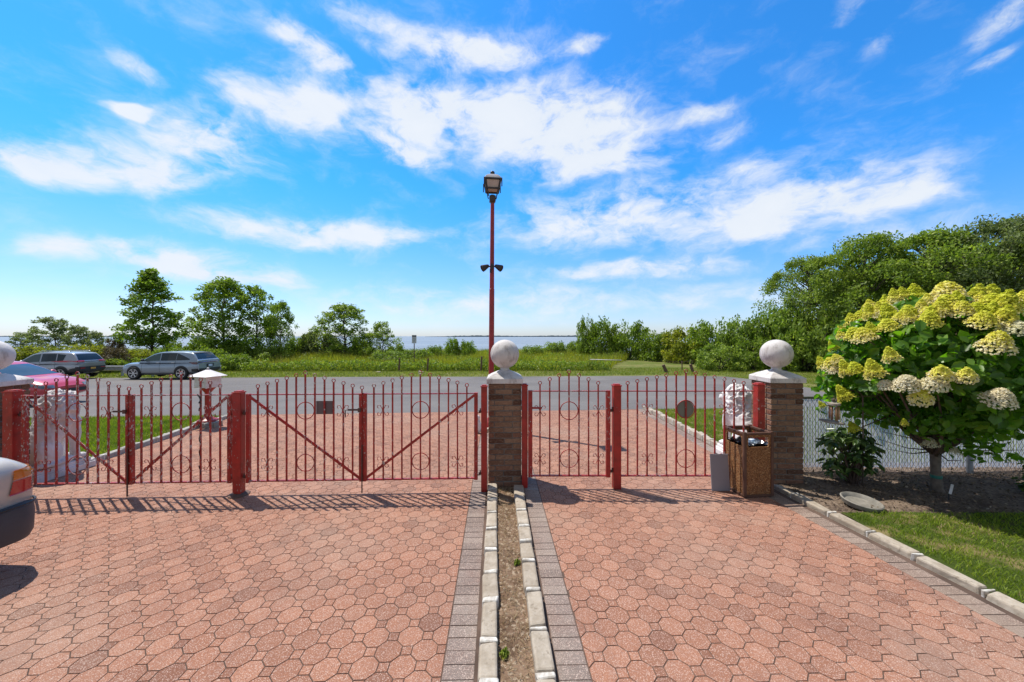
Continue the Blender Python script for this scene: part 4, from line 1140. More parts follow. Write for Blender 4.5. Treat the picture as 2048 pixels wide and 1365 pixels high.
# ------------------------------------------------------------------ chain link fence with white slats
FY, FX0, FX1, FH = 5.42, 3.98, 9.8, 1.10
fc = empty('chain_link_fence', (FX0, FY, 0), 0, 'chain link fence with white privacy slats behind the planting bed', 'fence')
FL = FX1 - FX0
m = MB(); m.tube([(0, 0, FH), (FL, 0, FH)], .021, 12); m.build('top_rail', M_wire, fc, auto=.6)
for x in (2.68, 5.6):
    m = MB(); m.lathe([(.036, -.02), (.036, FH + .02), (.042, FH + .02), (.03, FH + .055), (0, FH + .06)], 14, (x, -.05, 0)); m.build('post', M_galv, fc, auto=.6)
m = MB(); wv = []; pitch = .066
k = -int(FH / pitch) - 1
wires = MB()
while k * pitch < FL:
    for sgn in (-1, 1):
        x0 = k * pitch; pts = []
        a_, b_ = (x0, .03), (x0 + (FH - .05) * .62, FH)
        if sgn < 0: a_, b_ = (b_[0], a_[1]), (a_[0], b_[1])
        (xa, za), (xb, zb) = a_, b_
        lo, hi = 0., 1.
        if xa != xb:
            t0_, t1_ = sorted(((0 - xa) / (xb - xa), (FL - xa) / (xb - xa))); lo, hi = max(0, t0_), min(1, t1_)
        if hi - lo > .02:
            P0 = (xa + (xb - xa) * lo, -.008 - .003 * sgn, za + (zb - za) * lo); P1 = (xa + (xb - xa) * hi, -.008 - .003 * sgn, za + (zb - za) * hi)
            wires.tube([P0, P1], .0024, 4, False, False)
    k += 1
wires.build('wire_mesh', simple('dark_wire', (.07, .068, .065), (.12, .11, .105), 30, .6), fc)
m = MB(); x = .012
while x < FL:
    m.box((x, .004, .075 + (FH - .10) / 2 + random.uniform(-.008, .008)), (.028, .003, FH - .10), random.uniform(-.12, .12), .001); x += .041
m.build('privacy_slats', M_slat, fc)

# ------------------------------------------------------------------ hydrangea tree
HC = Vector((5.48, 4.66, 1.57)); HRx, HRy, HRz = 1.27, 1.0, .90
hy = empty('hydrangea_tree', (5.40, 4.69, .03), 0, 'panicle hydrangea grown as a small tree, covered in yellow and cream flower heads', 'hydrangea')
def loc_(p): return Vector(p) - Vector((5.40, 4.69, .03))
rh = np.random.default_rng(21); rr = random.Random(5)
m = MB(); tp = [(5.42, 4.69, .0), (5.40, 4.69, .08), (5.385, 4.69, .3), (5.37, 4.68, .50), (5.36, 4.68, .62)]
m.tube([loc_(p) for p in tp], [.075, .056, .047, .052, .042], 14); m.build('trunk', M_bark2, hy, True)
m = MB(); m.lathe([(.052, 0), (.056, .02), (.053, .04)], 14, loc_((5.392, 4.69, .20)))
m.build('tie_band', simple('green_tie', (.02, .14, .11), None, 5, .6), hy)
m = MB()
for i in range(26):
    a = rr.uniform(0, 2 * math.pi); e_ = rr.uniform(-.25, 1.2); q = HC + Vector((HRx * .85 * math.cos(a) * math.cos(e_), HRy * .85 * math.sin(a) * math.cos(e_), HRz * .85 * math.sin(e_)))
    b0 = Vector((5.365, 4.68, .48 + rr.uniform(0, .1))); mid_ = b0.lerp(q, .45) + Vector((rr.uniform(-.12, .12), rr.uniform(-.12, .12), rr.uniform(-.22, -.02)))
    pts = [loc_(b0.lerp(mid_, t).lerp(mid_.lerp(q, t), t)) for t in (0, .2, .4, .6, .8, 1)]
    m.tube(pts, [.03, .024, .018, .013, .010, .006], 7)
for i in range(14):
    a = rr.uniform(math.pi * .9, math.pi * 2.1); b0 = Vector((5.36, 4.66, rr.uniform(.5, .85))); l = rr.uniform(.4, 1.0)
    q = b0 + Vector((math.cos(a) * l, math.sin(a) * l * .6, rr.uniform(-.02, .2)))
    m.tube([loc_(b0), loc_(b0.lerp(q, .5) + Vector((0, 0, rr.uniform(-.06, .02)))), loc_(q)], [.010, .006, .003], 5)
m.build('branches', M_stick, hy, True)
n = 7600
D = rh.normal(size=(n, 3)); D /= np.linalg.norm(D, axis=1)[:, None]
rad = 1 - .42 * rh.random(n) ** 1.6
bump_ = np.array([1 + .15 * mnoise.noise((d[0] * 2.6, d[1] * 2.6, d[2] * 2.6)) + .07 * mnoise.noise((d[0] * 7, d[1] * 7, d[2] * 7)) for d in D])
P = D * (rad * bump_)[:, None] * np.array([HRx, HRy, HRz]) + np.array(HC)
keep = (P[:, 2] > .78 + .22 * np.array([mnoise.noise((p[0] * 3, p[1] * 3, 1)) for p in P])) ; keep &= P[:, 2] > .80 + .22 * np.clip(P[:, 0] - 5.5, 0, 1) + .22 * np.clip(4.5 - P[:, 1], 0, 1.2)
keep &= ~((P[:, 0] < 4.85) & (P[:, 1] < 4.93) & (P[:, 2] < 1.36)); P, D2 = P[keep], D[keep]
V, F = leaf_quads(P - np.array((5.40, 4.69, .03)), rh.uniform(.075, .15, len(P)), .62, rh, .45, D2 * 1.1, True)
link('foliage', np_mesh('foliage', V, F, True), L_hyd, hy)
pc = [(np.array((5.33, 4.3, .78)), 70), (np.array((5.7, 4.45, .66)), 40), (np.array((4.95, 4.35, .95)), 70), (np.array((4.72, 5.08, 1.05)), 120), (np.array((4.58, 5.05, 1.22)), 110)]
Pp = np.concatenate([c + rh.normal(size=(k, 3)) * np.array([.16, .15, .09]) for c, k in pc])
V, F = leaf_quads(Pp - np.array((5.40, 4.69, .03)), rh.uniform(.07, .13, len(Pp)), .6, rh, .5, None, True)
link('lower_leaves', np_mesh('lower_leaves', V, F, True), L_hyd, hy)
def panicle(seed, hgt, rad_, n, spread):
    rg_ = np.random.default_rng(seed)
    t = rg_.random(n) ** .8; a = rg_.uniform(0, 2 * np.pi, n)
    prof_ = (1 - t) ** (.78 if hgt > .16 else .62) * (1 - .25 * np.sin(t * 9 + seed) ** 2 * .5)
    r_ = rad_ * (prof_ + .04) * (1 - .3 * rg_.random(n) ** 3)
    lump = np.array([1 + .16 * mnoise.noise((math.cos(x) * 1.8, math.sin(x) * 1.8, y * 3 + seed)) for x, y in zip(a, t)])
    P_ = np.stack([np.cos(a) * r_ * lump, np.sin(a) * r_ * lump, t * hgt - .02 + rg_.normal(size=n) * .004], 1)
    O = np.stack([np.cos(a), np.sin(a), .7 + t], 1) * 1.6
    V1, F1 = leaf_quads(P_, rg_.uniform(.015, .026, n), .95, rg_, .2, O)
    V2, F2 = leaf_quads(P_ + rg_.normal(size=(n, 3)) * .003, rg_.uniform(.015, .024, n), .95, rg_, .1, O * .5)
    V_ = np.concatenate([V1, V2]); F_ = np.concatenate([F1[0], F2[0] + len(V1)])
    return np_mesh('flower_head', V_, F_)
PAN = [panicle(1, .18, .115, 760, 0), panicle(2, .15, .12, 700, 0), panicle(3, .21, .11, 780, 0), panicle(4, .11, .12, 680, 0)]
fl = [(520,120,90),(630,110,120),(800,110,180),(390,160,80),(290,240,90),(390,200,90),(480,180,90),(590,185,90),(600,225,80),(770,185,110),(880,185,110),(1040,140,130),(1110,170,150),(1200,130,110),(480,260,100),(700,240,110),(355,320,110),(390,285,80),(230,315,60),(990,240,130),(1110,230,130),(1180,275,140),(185,375,60),(205,440,60),(500,430,90),(1065,370,150),(185,500,60),(260,505,90),(300,490,80),(410,515,110),(470,578,90),(583,572,120),(770,530,120),(735,575,120),(905,540,110),(660,660,120),(1080,655,140),(250,640,90),(125,690,40),(300,820,70),(712,900,70),(570,785,40),(845,945,60),(560,105,90),(700,130,80),(850,130,100),(960,175,90),(1010,105,90),(440,190,80),(330,215,80),(660,165,80),(540,215,70)]
def hit_crown(px, py):
    d = Vector(((px - 1024) / FPX, 1, (HOR - py) / FPX)); o = Vector((0, 0, CAMZ))
    S = Vector((1 / (HRx * 1.02), 1 / (HRy * 1.02), 1 / (HRz * 1.02)))
    q = Vector((a * b for a, b in zip(o - HC, S))); e_ = Vector((a * b for a, b in zip(d, S)))
    A_, B_, C_ = e_.dot(e_), 2 * q.dot(e_), q.dot(q) - 1
    disc_ = B_ * B_ - 4 * A_ * C_
    t = (-B_ - math.sqrt(disc_)) / (2 * A_) if disc_ > 0 else -B_ / (2 * A_)
    return o + d * t, disc_ > 0
stems = MB()
CREAM = {(470,578),(583,572),(735,575),(1080,655),(712,900),(845,945),(185,500),(480,180),(1180,275)}
def flower(p, size, cream=False):
    o = link('flower_head', rr.choice(PAN[1:2] + PAN[3:] if cream else PAN[:3]), M_flower, hy, loc_(p))
    o.material_slots[0].link = 'OBJECT'; o.material_slots[0].material = M_cream if cream else M_flower
    nrm = Vector(((p.x - HC.x) / HRx, (p.y - HC.y) / HRy, (p.z - HC.z) / HRz)); nrm.z = max(nrm.z, -.1) + 1.7
    nrm += Vector((rr.uniform(-.25, .25), rr.uniform(-.25, .25), 0)); q = nrm.normalized().to_track_quat('Z', 'Y')
    o.rotation_mode = 'QUATERNION'; o.rotation_quaternion = q
    s = size / .225; o.scale = (s, s, s * rr.uniform(.85, 1.1))
    stems.tube([loc_(p), loc_(p.lerp(HC, .35) - Vector((0, 0, .1)))], [.005, .008], 5)
for (u, v, sz) in fl:
    px, py = 1600 + u / 2.73, 560 + v / 2.73
    p, ok = hit_crown(px, py); sd = p.y
    flower(p, sz / 2.73 / FPX * sd * .98, (u, v) in CREAM)
for i in range(20):
    a = rr.uniform(math.pi * .95, math.pi * 2.0); e_ = rr.uniform(.42, 1.35)
    p = HC + Vector((HRx * math.cos(a) * math.cos(e_), HRy * math.sin(a) * math.cos(e_), HRz * math.sin(e_))) * 1.0; flower(p, rr.uniform(.17, .26))
for i in range(16):
    a = rr.uniform(-.6, math.pi + .3); e_ = rr.uniform(.0, 1.1)
    p = HC + Vector((HRx * math.cos(a) * math.cos(e_), HRy * abs(math.sin(a)) * math.cos(e_), HRz * math.sin(e_))); flower(p, rr.uniform(.18, .27))
stems.build('flower_stalks', M_stick, hy, True)['kind'] = 'stuff'

# ------------------------------------------------------------------ shrub, hook, wind chime, dish, marker
def shrub(name, loc, label, cat, n, ext, leaf, seed):
    r = empty(name, loc, 0, label, cat)
    rg_ = np.random.default_rng(seed); rq = random.Random(seed)
    st = MB(); Ps = []; Os = []
    for i in range(n):
        a = rq.uniform(0, 2 * math.pi); l = rq.uniform(.4, 1)
        tip = Vector((math.cos(a) * ext[0] * l * rq.uniform(.3, 1), math.sin(a) * ext[1] * l * rq.uniform(.3, 1), ext[2] * rq.uniform(.25, 1) * (1.15 - .3 * l)))
        base = Vector((rq.uniform(-.05, .05), rq.uniform(-.05, .05), 0)); midp = base.lerp(tip, .5) + Vector((0, 0, .08))
        st.tube([base, midp, tip], [.008, .006, .003], 5)
        for k in range(rq.randint(7, 12)):
            b = rq.uniform(0, 2 * math.pi); o = Vector((math.cos(b), math.sin(b), -.15)); Ps.append(tip + o * leaf * .55 + Vector((0, 0, rq.uniform(-.03, .03)))); Os.append(o)
    st.build('stems', M_stick, r, True)
    Ps = np.array([tuple(p) for p in Ps]); Os = np.array([tuple(o) for o in Os]); m_ = len(Ps)
    N = np.zeros((m_, 3)); N[:, 2] = 1; N += Os * .5 + rg_.normal(size=(m_, 3)) * .25; N /= np.linalg.norm(N, axis=1)[:, None]
    T = Os - N * np.sum(Os * N, 1)[:, None]; T /= np.linalg.norm(T, axis=1)[:, None]; B = np.cross(N, T); L = rg_.uniform(leaf * .7, leaf * 1.25, m_)[:, None]; d_ = -N * L * .1
    V = np.stack([Ps - T * L * .5, Ps - T * L * .1 + B * L * .2 - d_, Ps + T * L * .25 + B * L * .15 - d_, Ps + T * L * .5 + d_, Ps + T * L * .25 - B * L * .15 - d_, Ps - T * L * .1 - B * L * .2 - d_], 1).reshape(-1, 3)
    i = np.arange(m_)[:, None] * 6
    link('foliage', np_mesh('foliage', V, np.concatenate([i + np.array([0, 3, 2, 1]), i + np.array([0, 5, 4, 3])]), True), L_shrub, r)
    return r
shrub('dark_shrub', (4.58, 4.98, .03), 'dark leafy shrub growing round the hook pole in front of the slatted fence', 'shrub', 62, (.48, .30, .74), .125, 4)
shrub('low_plant', (6.55, 4.62, .03), 'low green plant at the edge of the planting bed, right of the hydrangea trunk', 'plant', 22, (.28, .22, .22), .09, 9)
shrub('low_plant', (7.45, 5.2, .03), 'small dark sprig against the foot of the slatted fence, right of its grey post', 'plant', 10, (.25, .12, .28), .08, 12)
for wp_, lb_ in (((1009, 1316), 'small green weed in the soil strip close to the camera'), ((1033, 1132), 'small green weed beside the right pale kerb of the soil strip')):
    g_ = G(*wp_); shrub('weed', (g_.x, g_.y, .012), lb_, 'weed', 7, (.06, .06, .06), .05, wp_[0]).scale = (.5, .5, .5)
for o_ in [x for x in COL.objects if x.parent and x.parent.name.startswith('weed')]:
    o_.material_slots[0].link = 'OBJECT'; o_.material_slots[0].material = L_lawn
hk = empty('hook_pole', (4.61, 4.85, .02), 0, 'thin brown hook pole with a curved arm rising through the dark shrub', 'hook')
m = MB(); arc = [(0, 0, -.02), (.004, 0, .6), (0, 0, 1.17)]
for i in range(1, 13):
    a = math.pi * i / 12; arc.append((-.17 + .17 * math.cos(a), 0, 1.17 + .10 * math.sin(a)))
arc += [(-.352, 0, 1.12), (-.375, 0, 1.105), (-.395, 0, 1.125), (-.40, 0, 1.16)]
m.tube(arc, .0085, 8); m.build('pole', M_hookmetal, hk, True)
ch = empty('wind_chime', (4.235, 4.85, 1.12), 0, 'copper tube wind chime hanging from the end of the hook', 'wind chime')
m = MB(); m.tube([(0, 0, .10), (0, 0, 0)], .006, 6); m.ball((0, 0, .05), .012, 10, 6); m.build('hanger', M_hookmetal, ch)
m = MB(); m.lathe([(.02, .012), (.068, .0), (.07, -.022), (.06, -.026)], 20); m.build('top_disc', M_drift, ch, auto=.6)
for k in range(6):
    a = k * math.pi / 3 + .2; m = MB(); m.tube([(.048 * math.cos(a), .048 * math.sin(a), -.04), (.048 * math.cos(a), .048 * math.sin(a), -.235 + .012 * (k % 3))], .0085, 10); o = m.build('chime_tube', M_chime, ch, True)
m = MB(); m.lathe([(.0, -.262), (.10, -.262), (.135, -.25), (.13, -.235), (.06, -.225), (0, -.225)], 18); m.T = Matrix.Identity(4)
o = m.build('wooden_sail', M_drift, ch, auto=.6); o.rotation_euler = (0, R(7), 0)
m = MB(); m.tube([(0, 0, -.02), (0, 0, -.23)], .002, 5); m.build('cord', M_dark, ch)
dp = G(1722, 1017)
m = MB(); m.lathe([(0, .004), (.12, .006), (.15, .016), (.168, .05), (.182, .058), (.192, .05), (.175, .0), (.14, -.02), (0, -.02)], 40)
o = tag(m.build('stone_saucer', M_saucer, None, auto=.7, loc=(dp.x, dp.y, .045)), 'round shallow stone dish lying on the soil beside the lawn corner', 'dish'); o.rotation_euler = (R(6), R(3), 0)
mp = G(1897, 1004); mk = empty('plant_marker', (mp.x, mp.y, .02), 0, 'small white plant label on a leaning stake right of the hydrangea trunk', 'plant label')
m = MB(); m.tube([(0, 0, 0), (.004, 0, .08)], .006, 6); m.build('stake', M_dark, mk)
m = MB(); m.T = Matrix.Rotation(R(14), 4, 'Y'); m.box((.0, 0, .135), (.034, .008, .12)); m.build('tag', M_white, mk, bevel=.002)

# ------------------------------------------------------------------ cars (x forward, y to the left, z up, origin on the road below the middle)
def smooth1(v, k=3):
    ker = np.hanning(2 * k + 3)[1:-1]; ker /= ker.sum()
    return np.convolve(np.pad(v, k + 0, mode='edge'), ker, 'valid')[:len(v)]
class Car:
    def __init__(s, name, label, loc, rz, paint, body, cabin, group=None, n=4.5, tumble=.05):
        s.r = empty(name, loc, rz, label, 'car', group)
        bx = np.array(body['x']); N = 110
        xs = np.concatenate([[bx[0]], np.linspace(bx[0], bx[-1], N)[1:-1], [bx[-1]]])
        f = lambda k, sm=2: smooth1(np.interp(xs, bx, body[k]), sm)
        zt, zb, w = f('zt'), f('zb'), f('w')
        s.xs, s.zt, s.zb, s.w = xs, zt, zb, w
        m = MB(); K = 40; V = []
        for i, x in enumerate(xs):
            h = (zt[i] - zb[i]) / 2; mz = (zt[i] + zb[i]) / 2
            for k in range(K):
                t = 2 * math.pi * (k + .5) / K; c, sn = math.cos(t), math.sin(t)
                cy = math.copysign(abs(c) ** (2 / n), c); cz = math.copysign(abs(sn) ** (2 / n), sn)
                y = w[i] * cy * (1 - tumble * max(0, cz) - .06 * max(0, -cz)) ; z = mz + h * cz + (.018 * (1 - cy * cy) if cz > .5 else 0)
                V.append((x, y, z))
        F = [(i * K + k, i * K + (k + 1) % K, (i + 1) * K + (k + 1) % K, (i + 1) * K + k) for i in range(len(xs) - 1) for k in range(K)]
        F += [tuple(reversed(range(K))), tuple((len(xs) - 1) * K + k for k in range(K))]
        m.add(V, F); me = m.mesh('body', auto=.7)
        s.body = link('body', me, paint, s.r)
        cxs = np.linspace(cabin['x'][0], cabin['x'][-1], 80); cb = np.array(cabin['x'])
        zr = smooth1(np.interp(cxs, cb, cabin['z']), cabin.get('sm', 2)); z0 = cabin['z0']; zm = zr.max()
        wb = np.interp(cxs, [cb[0], (cb[0] + cb[-1]) / 2, cb[-1]], cabin['wb']); wr = np.interp(cxs, [cb[0], (cb[0] + cb[-1]) / 2, cb[-1]], cabin['wr'])
        c_ = MB(); V = []; H = 9; A = 7
        for i, x in enumerate(cxs):
            zz = max(zr[i], z0 + .01); rc = min(.11, (zz - z0) * .5); half = []
            for k in range(H):
                z = z0 + (zz - rc - z0) * k / (H - 1); half.append((wb[i] - (wb[i] - wr[i]) * (z - z0) / (zm - z0), z))
            wt = half[-1][0]
            for k in range(1, A + 1):
                a = math.pi / 2 * k / A; half.append((wt - rc * 1.3 * (1 - math.cos(a)), zz - rc + rc * math.sin(a)))
            half.append((wt * .4, zz + .015))
            ring = [(x, y, z) for y, z in half] + [(x, 0, zz + .02)] + [(x, -y, z) for y, z in reversed(half)]
            V += ring
        K2 = len(ring)
        F = [(i * K2 + k, i * K2 + k + 1, (i + 1) * K2 + k + 1, (i + 1) * K2 + k) for i in range(len(cxs) - 1) for k in range(K2 - 1)]
        F += [tuple(range(K2)), tuple(reversed([(len(cxs) - 1) * K2 + k for k in range(K2)]))]
        c_.add(V, F); cm = c_.mesh('cabin', auto=.7); s.cabin = link('roof', cm, paint, s.r)
        def tree(ob):
            me = ob.data; return BVHTree.FromPolygons([v.co.copy() for v in me.vertices], [list(p.vertices) for p in me.polygons])
        s.trees = [tree(s.body), tree(s.cabin)]
    def hit(s, o, d):
        best = None
        for t in s.trees:
            h = t.ray_cast(Vector(o), Vector(d))
            if h[0] is not None and (best is None or h[3] < best[1]): best = (h[0], h[3])
        return best[0] if best else None
    def patch(s, name, mat, side, top, bot, off=.006, nx=18, nz=6, parent=None, end=None, wave=0.):
        """panel lying on the bodywork between two outlines: side=+-1 (x,z outlines) or end=+-1 (y,z outlines)"""
        tx, tz = zip(*top); bx, bz = zip(*bot); V = []
        for i in range(nx + 1):
            for k in range(nz + 1):
                u = k / nz; t = i / nx
                xa = tx[0] + (tx[-1] - tx[0]) * t; xb = bx[0] + (bx[-1] - bx[0]) * t
                x = xb + (xa - xb) * u; z = np.interp(xb, bx, bz) if bx[0] < bx[-1] else bz[0]; z2 = np.interp(xa, tx, tz) if tx[0] < tx[-1] else tz[0]
                z = z + (z2 - z) * u
                wv = wave * (.5 + .5 * math.cos(u * nz * math.pi)) if wave else 0
                if end is None:
                    h = s.hit((x, side * 3, z), (0, -side, 0)); V.append((x, (h.y if h is not None else side * float(np.interp(x, s.xs, s.w)) * .95) + side * (off + wv), z))
                else:
                    h = s.hit((end * 5, x, z), (-end, 0, 0)); V.append(((h.x if h is not None else end * abs(s.xs[0]) * .97) + end * (off + wv), x, z))
        F = [(i * (nz + 1) + k, (i + 1) * (nz + 1) + k, (i + 1) * (nz + 1) + k + 1, i * (nz + 1) + k + 1) for i in range(nx) for k in range(nz)]
        m = MB(); m.add(V, F); return m.build(name, mat, parent or s.r, True)
    def both(s, name, mat, top, bot, **k):
        for sd in (1, -1): s.patch(name, mat, sd, top, bot, **k)
    def seam(s, x0, z0, x1, z1, w=.008):
        for sd in (1, -1):
            s.patch('door_seam', M_dark, sd, [(x1 - w, z1), (x1 + w, z1)], [(x0 - w, z0), (x0 + w, z0)], off=.003, nx=1, nz=14)
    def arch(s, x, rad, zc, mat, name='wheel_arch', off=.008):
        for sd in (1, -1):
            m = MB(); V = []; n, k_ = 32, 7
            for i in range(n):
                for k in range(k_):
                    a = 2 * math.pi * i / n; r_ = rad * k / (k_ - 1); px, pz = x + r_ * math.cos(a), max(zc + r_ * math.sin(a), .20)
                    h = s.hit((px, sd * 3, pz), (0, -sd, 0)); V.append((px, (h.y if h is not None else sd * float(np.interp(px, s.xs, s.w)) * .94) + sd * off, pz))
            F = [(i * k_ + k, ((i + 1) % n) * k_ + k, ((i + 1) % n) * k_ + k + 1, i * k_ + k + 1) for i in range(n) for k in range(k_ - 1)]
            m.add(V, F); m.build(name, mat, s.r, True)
    def wheels(s, xf, xr, track, rad, width, spokes, style=0):
        t = MB(); ri = rad * .72
        t.lathe([(ri, -width / 2 + .01), (ri + .02, -width / 2), (rad - .025, -width / 2), (rad, -width / 2 + .03), (rad, width / 2 - .03), (rad - .025, width / 2), (ri + .02, width / 2), (ri, width / 2 - .01), (ri, 0)], 36, axis='Y'); tm = t.mesh('tyre', auto=.6)
        d = MB(); d.lathe([(ri, -.02), (ri, .03), (0, .03)], 30, axis='Y'); dm = d.mesh('rim_back', auto=.6)
        rm = MB(); rm.tube([((ri - .012) * math.cos(a), width / 2 - .012, (ri - .012) * math.sin(a)) for a in [2 * math.pi * i / 36 for i in range(36)]], .014, 6, True)
        for k in range(spokes):
            a = 2 * math.pi * k / spokes; 
            for da in ((-.13, .13) if style else (0,)):
                rm.bar((.05 * math.cos(a), width / 2 - .03, .05 * math.sin(a)), ((ri - .01) * math.cos(a + da), width / 2 - .018, (ri - .01) * math.sin(a + da)), .03 if style else .05, .02, (0, 1, 0))
        rm.lathe([(.06, width / 2 - .05), (.06, width / 2 - .018), (.03, width / 2 - .008), (0, width / 2 - .008)], 16, axis='Y')
        rmm = rm.mesh('rim')
        for x in (xf, xr):
            for sd in (1, -1):
                w = bpy.data.objects.new('wheel', tm); COL.objects.link(w); w.parent = s.r; w.location = (x, sd * (track - width / 2), rad)
                if not tm.materials: tm.materials.append(M_tyre)
                if sd < 0: w.rotation_euler = (0, 0, math.pi)
                link('rim_back', dm, M_rimdark, w); link('rim', rmm, M_alloy, w)
    def mirror(s, x, z, y, mat):
        for sd in (1, -1):
            m = MB(); m.ball((x, sd * (y + .12), z), (.075, .105, .075), 12, 8); m.bar((x, sd * (y - .02), z - .04), (x, sd * (y + .08), z - .02), .05, .035); m.build('wing_mirror', mat, s.r, True)
    def handle(s, x, z):
        for sd in (1, -1):
            h = s.hit((x, sd * 3, z), (0, -sd, 0)); m = MB(); m.box((x, h.y + sd * .018, z), (.18, .022, .03)); m.build('door_handle', M_alloy, s.r, bevel=.008)
CARG = 'cars parked along the far road edge'
# silver crossover with dark lower cladding
yS = 23.45
c = Car('parked_car', 'silver crossover with dark lower trim and an orange plate, parked farthest left by the guardrail', (-29.05, yS, gz(22.6)), math.pi + R(2), M_silver,
        dict(x=[-2.31, -2.27, -2.1, -1.5, 0, .9, 1.3, 1.9, 2.18, 2.31], zt=[.98, 1.03, 1.08, 1.08, 1.03, 1.01, 1.0, .92, .80, .66], zb=[.50, .36, .30, .24, .22, .22, .22, .25, .32, .42], w=[.74, .83, .90, .93, .93, .93, .92, .88, .78, .60]),
        dict(x=[-2.26, -2.12, -1.86, -1.2, -.3, .25, .62, 1.02, 1.34], z=[1.06, 1.30, 1.60, 1.66, 1.675, 1.635, 1.50, 1.22, .98], z0=.96, wb=(.84, .90, .84), wr=(.64, .70, .62)), CARG)
c.both('side_window', M_glass2, [(-.02, 1.56), (.4, 1.50), (.86, 1.22)], [(-.06, 1.09), (.4, 1.07), (1.0, 1.06)])
c.both('side_window', M_glass, [(-.95, 1.57), (-.12, 1.565)], [(-1.0, 1.12), (-.15, 1.09)])
c.both('side_window', M_glass, [(-1.50, 1.50), (-1.02, 1.565)], [(-1.42, 1.16), (-1.07, 1.12)])
c.patch('rear_window', M_glass, 0, [(-.58, 1.54), (.58, 1.54)], [(-.70, 1.17), (.70, 1.17)], end=-1, off=.012)
c.patch('windscreen', M_ws, 0, [(-.58, 1.58), (.58, 1.58)], [(-.76, 1.10), (.76, 1.10)], end=1, off=.012)
for sd in (1, -1):
    a, b = sorted((sd * .42, sd * .85)); c.patch('tail_light', M_tail, 0, [(a, 1.15), (b, 1.15)], [(a, 1.05), (b, 1.05)], end=-1, off=.014)
    c.patch('tail_light', M_tail, sd, [(-2.24, 1.14), (-1.98, 1.11)], [(-2.24, 1.045), (-1.98, 1.085)], off=.012, nx=8)
    a, b = sorted((sd * .45, sd * .72)); c.patch('rear_reflector', M_tail, 0, [(a, .70), (b, .70)], [(a, .66), (b, .66)], end=-1, off=.035)
c.patch('rear_bumper', M_dark, 0, [(-.86, .76), (.86, .76)], [(-.84, .40), (.84, .40)], end=-1, off=.02)
c.both('lower_cladding', M_dark, [(-2.28, .72), (-1.9, .64), (-1.7, .42), (1.9, .42), (2.2, .5)], [(-2.28, .36), (-1.9, .30), (-1.7, .25), (1.9, .26), (2.2, .36)], off=.012, nx=60)
c.patch('number_plate', M_plate, 0, [(-.15, .70), (.15, .70)], [(-.15, .59), (.15, .59)], end=-1, off=.045)
c.arch(-1.38, .46, .37, M_dark); c.arch(1.36, .46, .37, M_dark); c.wheels(1.36, -1.38, .955, .365, .23, 5)
c.seam(.92, .45, .95, 1.04); c.seam(-.10, .45, -.10, 1.08); c.seam(-1.05, .62, -.98, 1.10); c.handle(.05, .95); c.handle(-.95, .98); c.mirror(.82, 1.12, .86, M_silver)
for sd in (1, -1):
    m = MB(); m.tube([(-1.6, sd * .56, 1.68), (-1.5, sd * .57, 1.725), (.1, sd * .58, 1.735), (.25, sd * .58, 1.68)], .02, 8); m.build('roof_rail', M_alloy, c.r, True)
# silver blue crossover
c = Car('parked_car', 'silver blue crossover with slim dark tail lights, parked right of the silver one', (-21.72, 23.58, gz(22.6)), math.pi, M_blue,
        dict(x=[-2.43, -2.40, -2.2, -1.4, 0, .9, 1.3, 2.0, 2.3, 2.43], zt=[1.00, 1.10, 1.15, 1.12, 1.08, 1.06, 1.05, 1.00, .90, .74], zb=[.52, .40, .32, .25, .23, .23, .23, .26, .30, .38], w=[.84, .91, .95, .975, .975, .97, .96, .93, .86, .70]),
        dict(x=[-2.38, -2.22, -1.95, -1.4, -.5, .05, .5, .95, 1.3], z=[1.12, 1.34, 1.62, 1.68, 1.70, 1.67, 1.54, 1.28, 1.02], z0=1.02, wb=(.88, .93, .86), wr=(.66, .72, .64)), CARG)
c.both('side_window', M_glass2, [(.0, 1.60), (.35, 1.54), (.88, 1.26)], [(-.04, 1.15), (.4, 1.14), (1.02, 1.13)])
c.both('side_window', M_glass, [(-1.02, 1.61), (-.07, 1.61)], [(-1.02, 1.16), (-.10, 1.15)])
c.both('side_window', M_glass, [(-1.84, 1.26), (-1.45, 1.44), (-1.05, 1.60)], [(-1.86, 1.19), (-1.45, 1.175), (-1.05, 1.165)])
c.patch('rear_window', M_glass, 0, [(-.60, 1.58), (.60, 1.58)], [(-.74, 1.25), (.74, 1.25)], end=-1, off=.012)
c.patch('windscreen', M_ws, 0, [(-.6, 1.62), (.6, 1.62)], [(-.78, 1.16), (.78, 1.16)], end=1, off=.012)
c.patch('spoiler', M_dark, 0, [(-.62, 1.66), (.62, 1.66)], [(-.63, 1.60), (.63, 1.60)], end=-1, off=.05)
c.patch('tail_light', M_taild, 0, [(-.90, 1.07), (.90, 1.07)], [(-.90, 1.01), (.90, 1.01)], end=-1, off=.012)
c.both('tail_light', M_taild, [(-2.34, 1.07), (-1.85, 1.06)], [(-2.34, .92), (-2.1, .94), (-1.85, 1.04)], off=.012, nx=12)
c.patch('rear_bumper', M_dark, 0, [(-.9, .66), (.9, .66)], [(-.88, .42), (.88, .42)], end=-1, off=.02)
c.both('rear_bumper', M_dark, [(-2.40, .66), (-2.05, .64)], [(-2.40, .46), (-2.05, .48)], off=.012, nx=8)
c.both('sill_trim', M_alloy, [(-.95, .40), (1.0, .38)], [(-.95, .33), (1.0, .31)], off=.014, nx=20)
c.patch('plate_recess', M_dark, 0, [(-.30, .93), (.30, .93)], [(-.26, .72), (.26, .72)], end=-1, off=.010)
c.patch('number_plate', M_platew, 0, [(-.15, .89), (.15, .89)], [(-.15, .76), (.15, .76)], end=-1, off=.03)
c.arch(-1.42, .46, .39, M_dark); c.arch(1.50, .46, .39, M_dark); c.wheels(1.50, -1.42, .985, .385, .25, 6, 1)
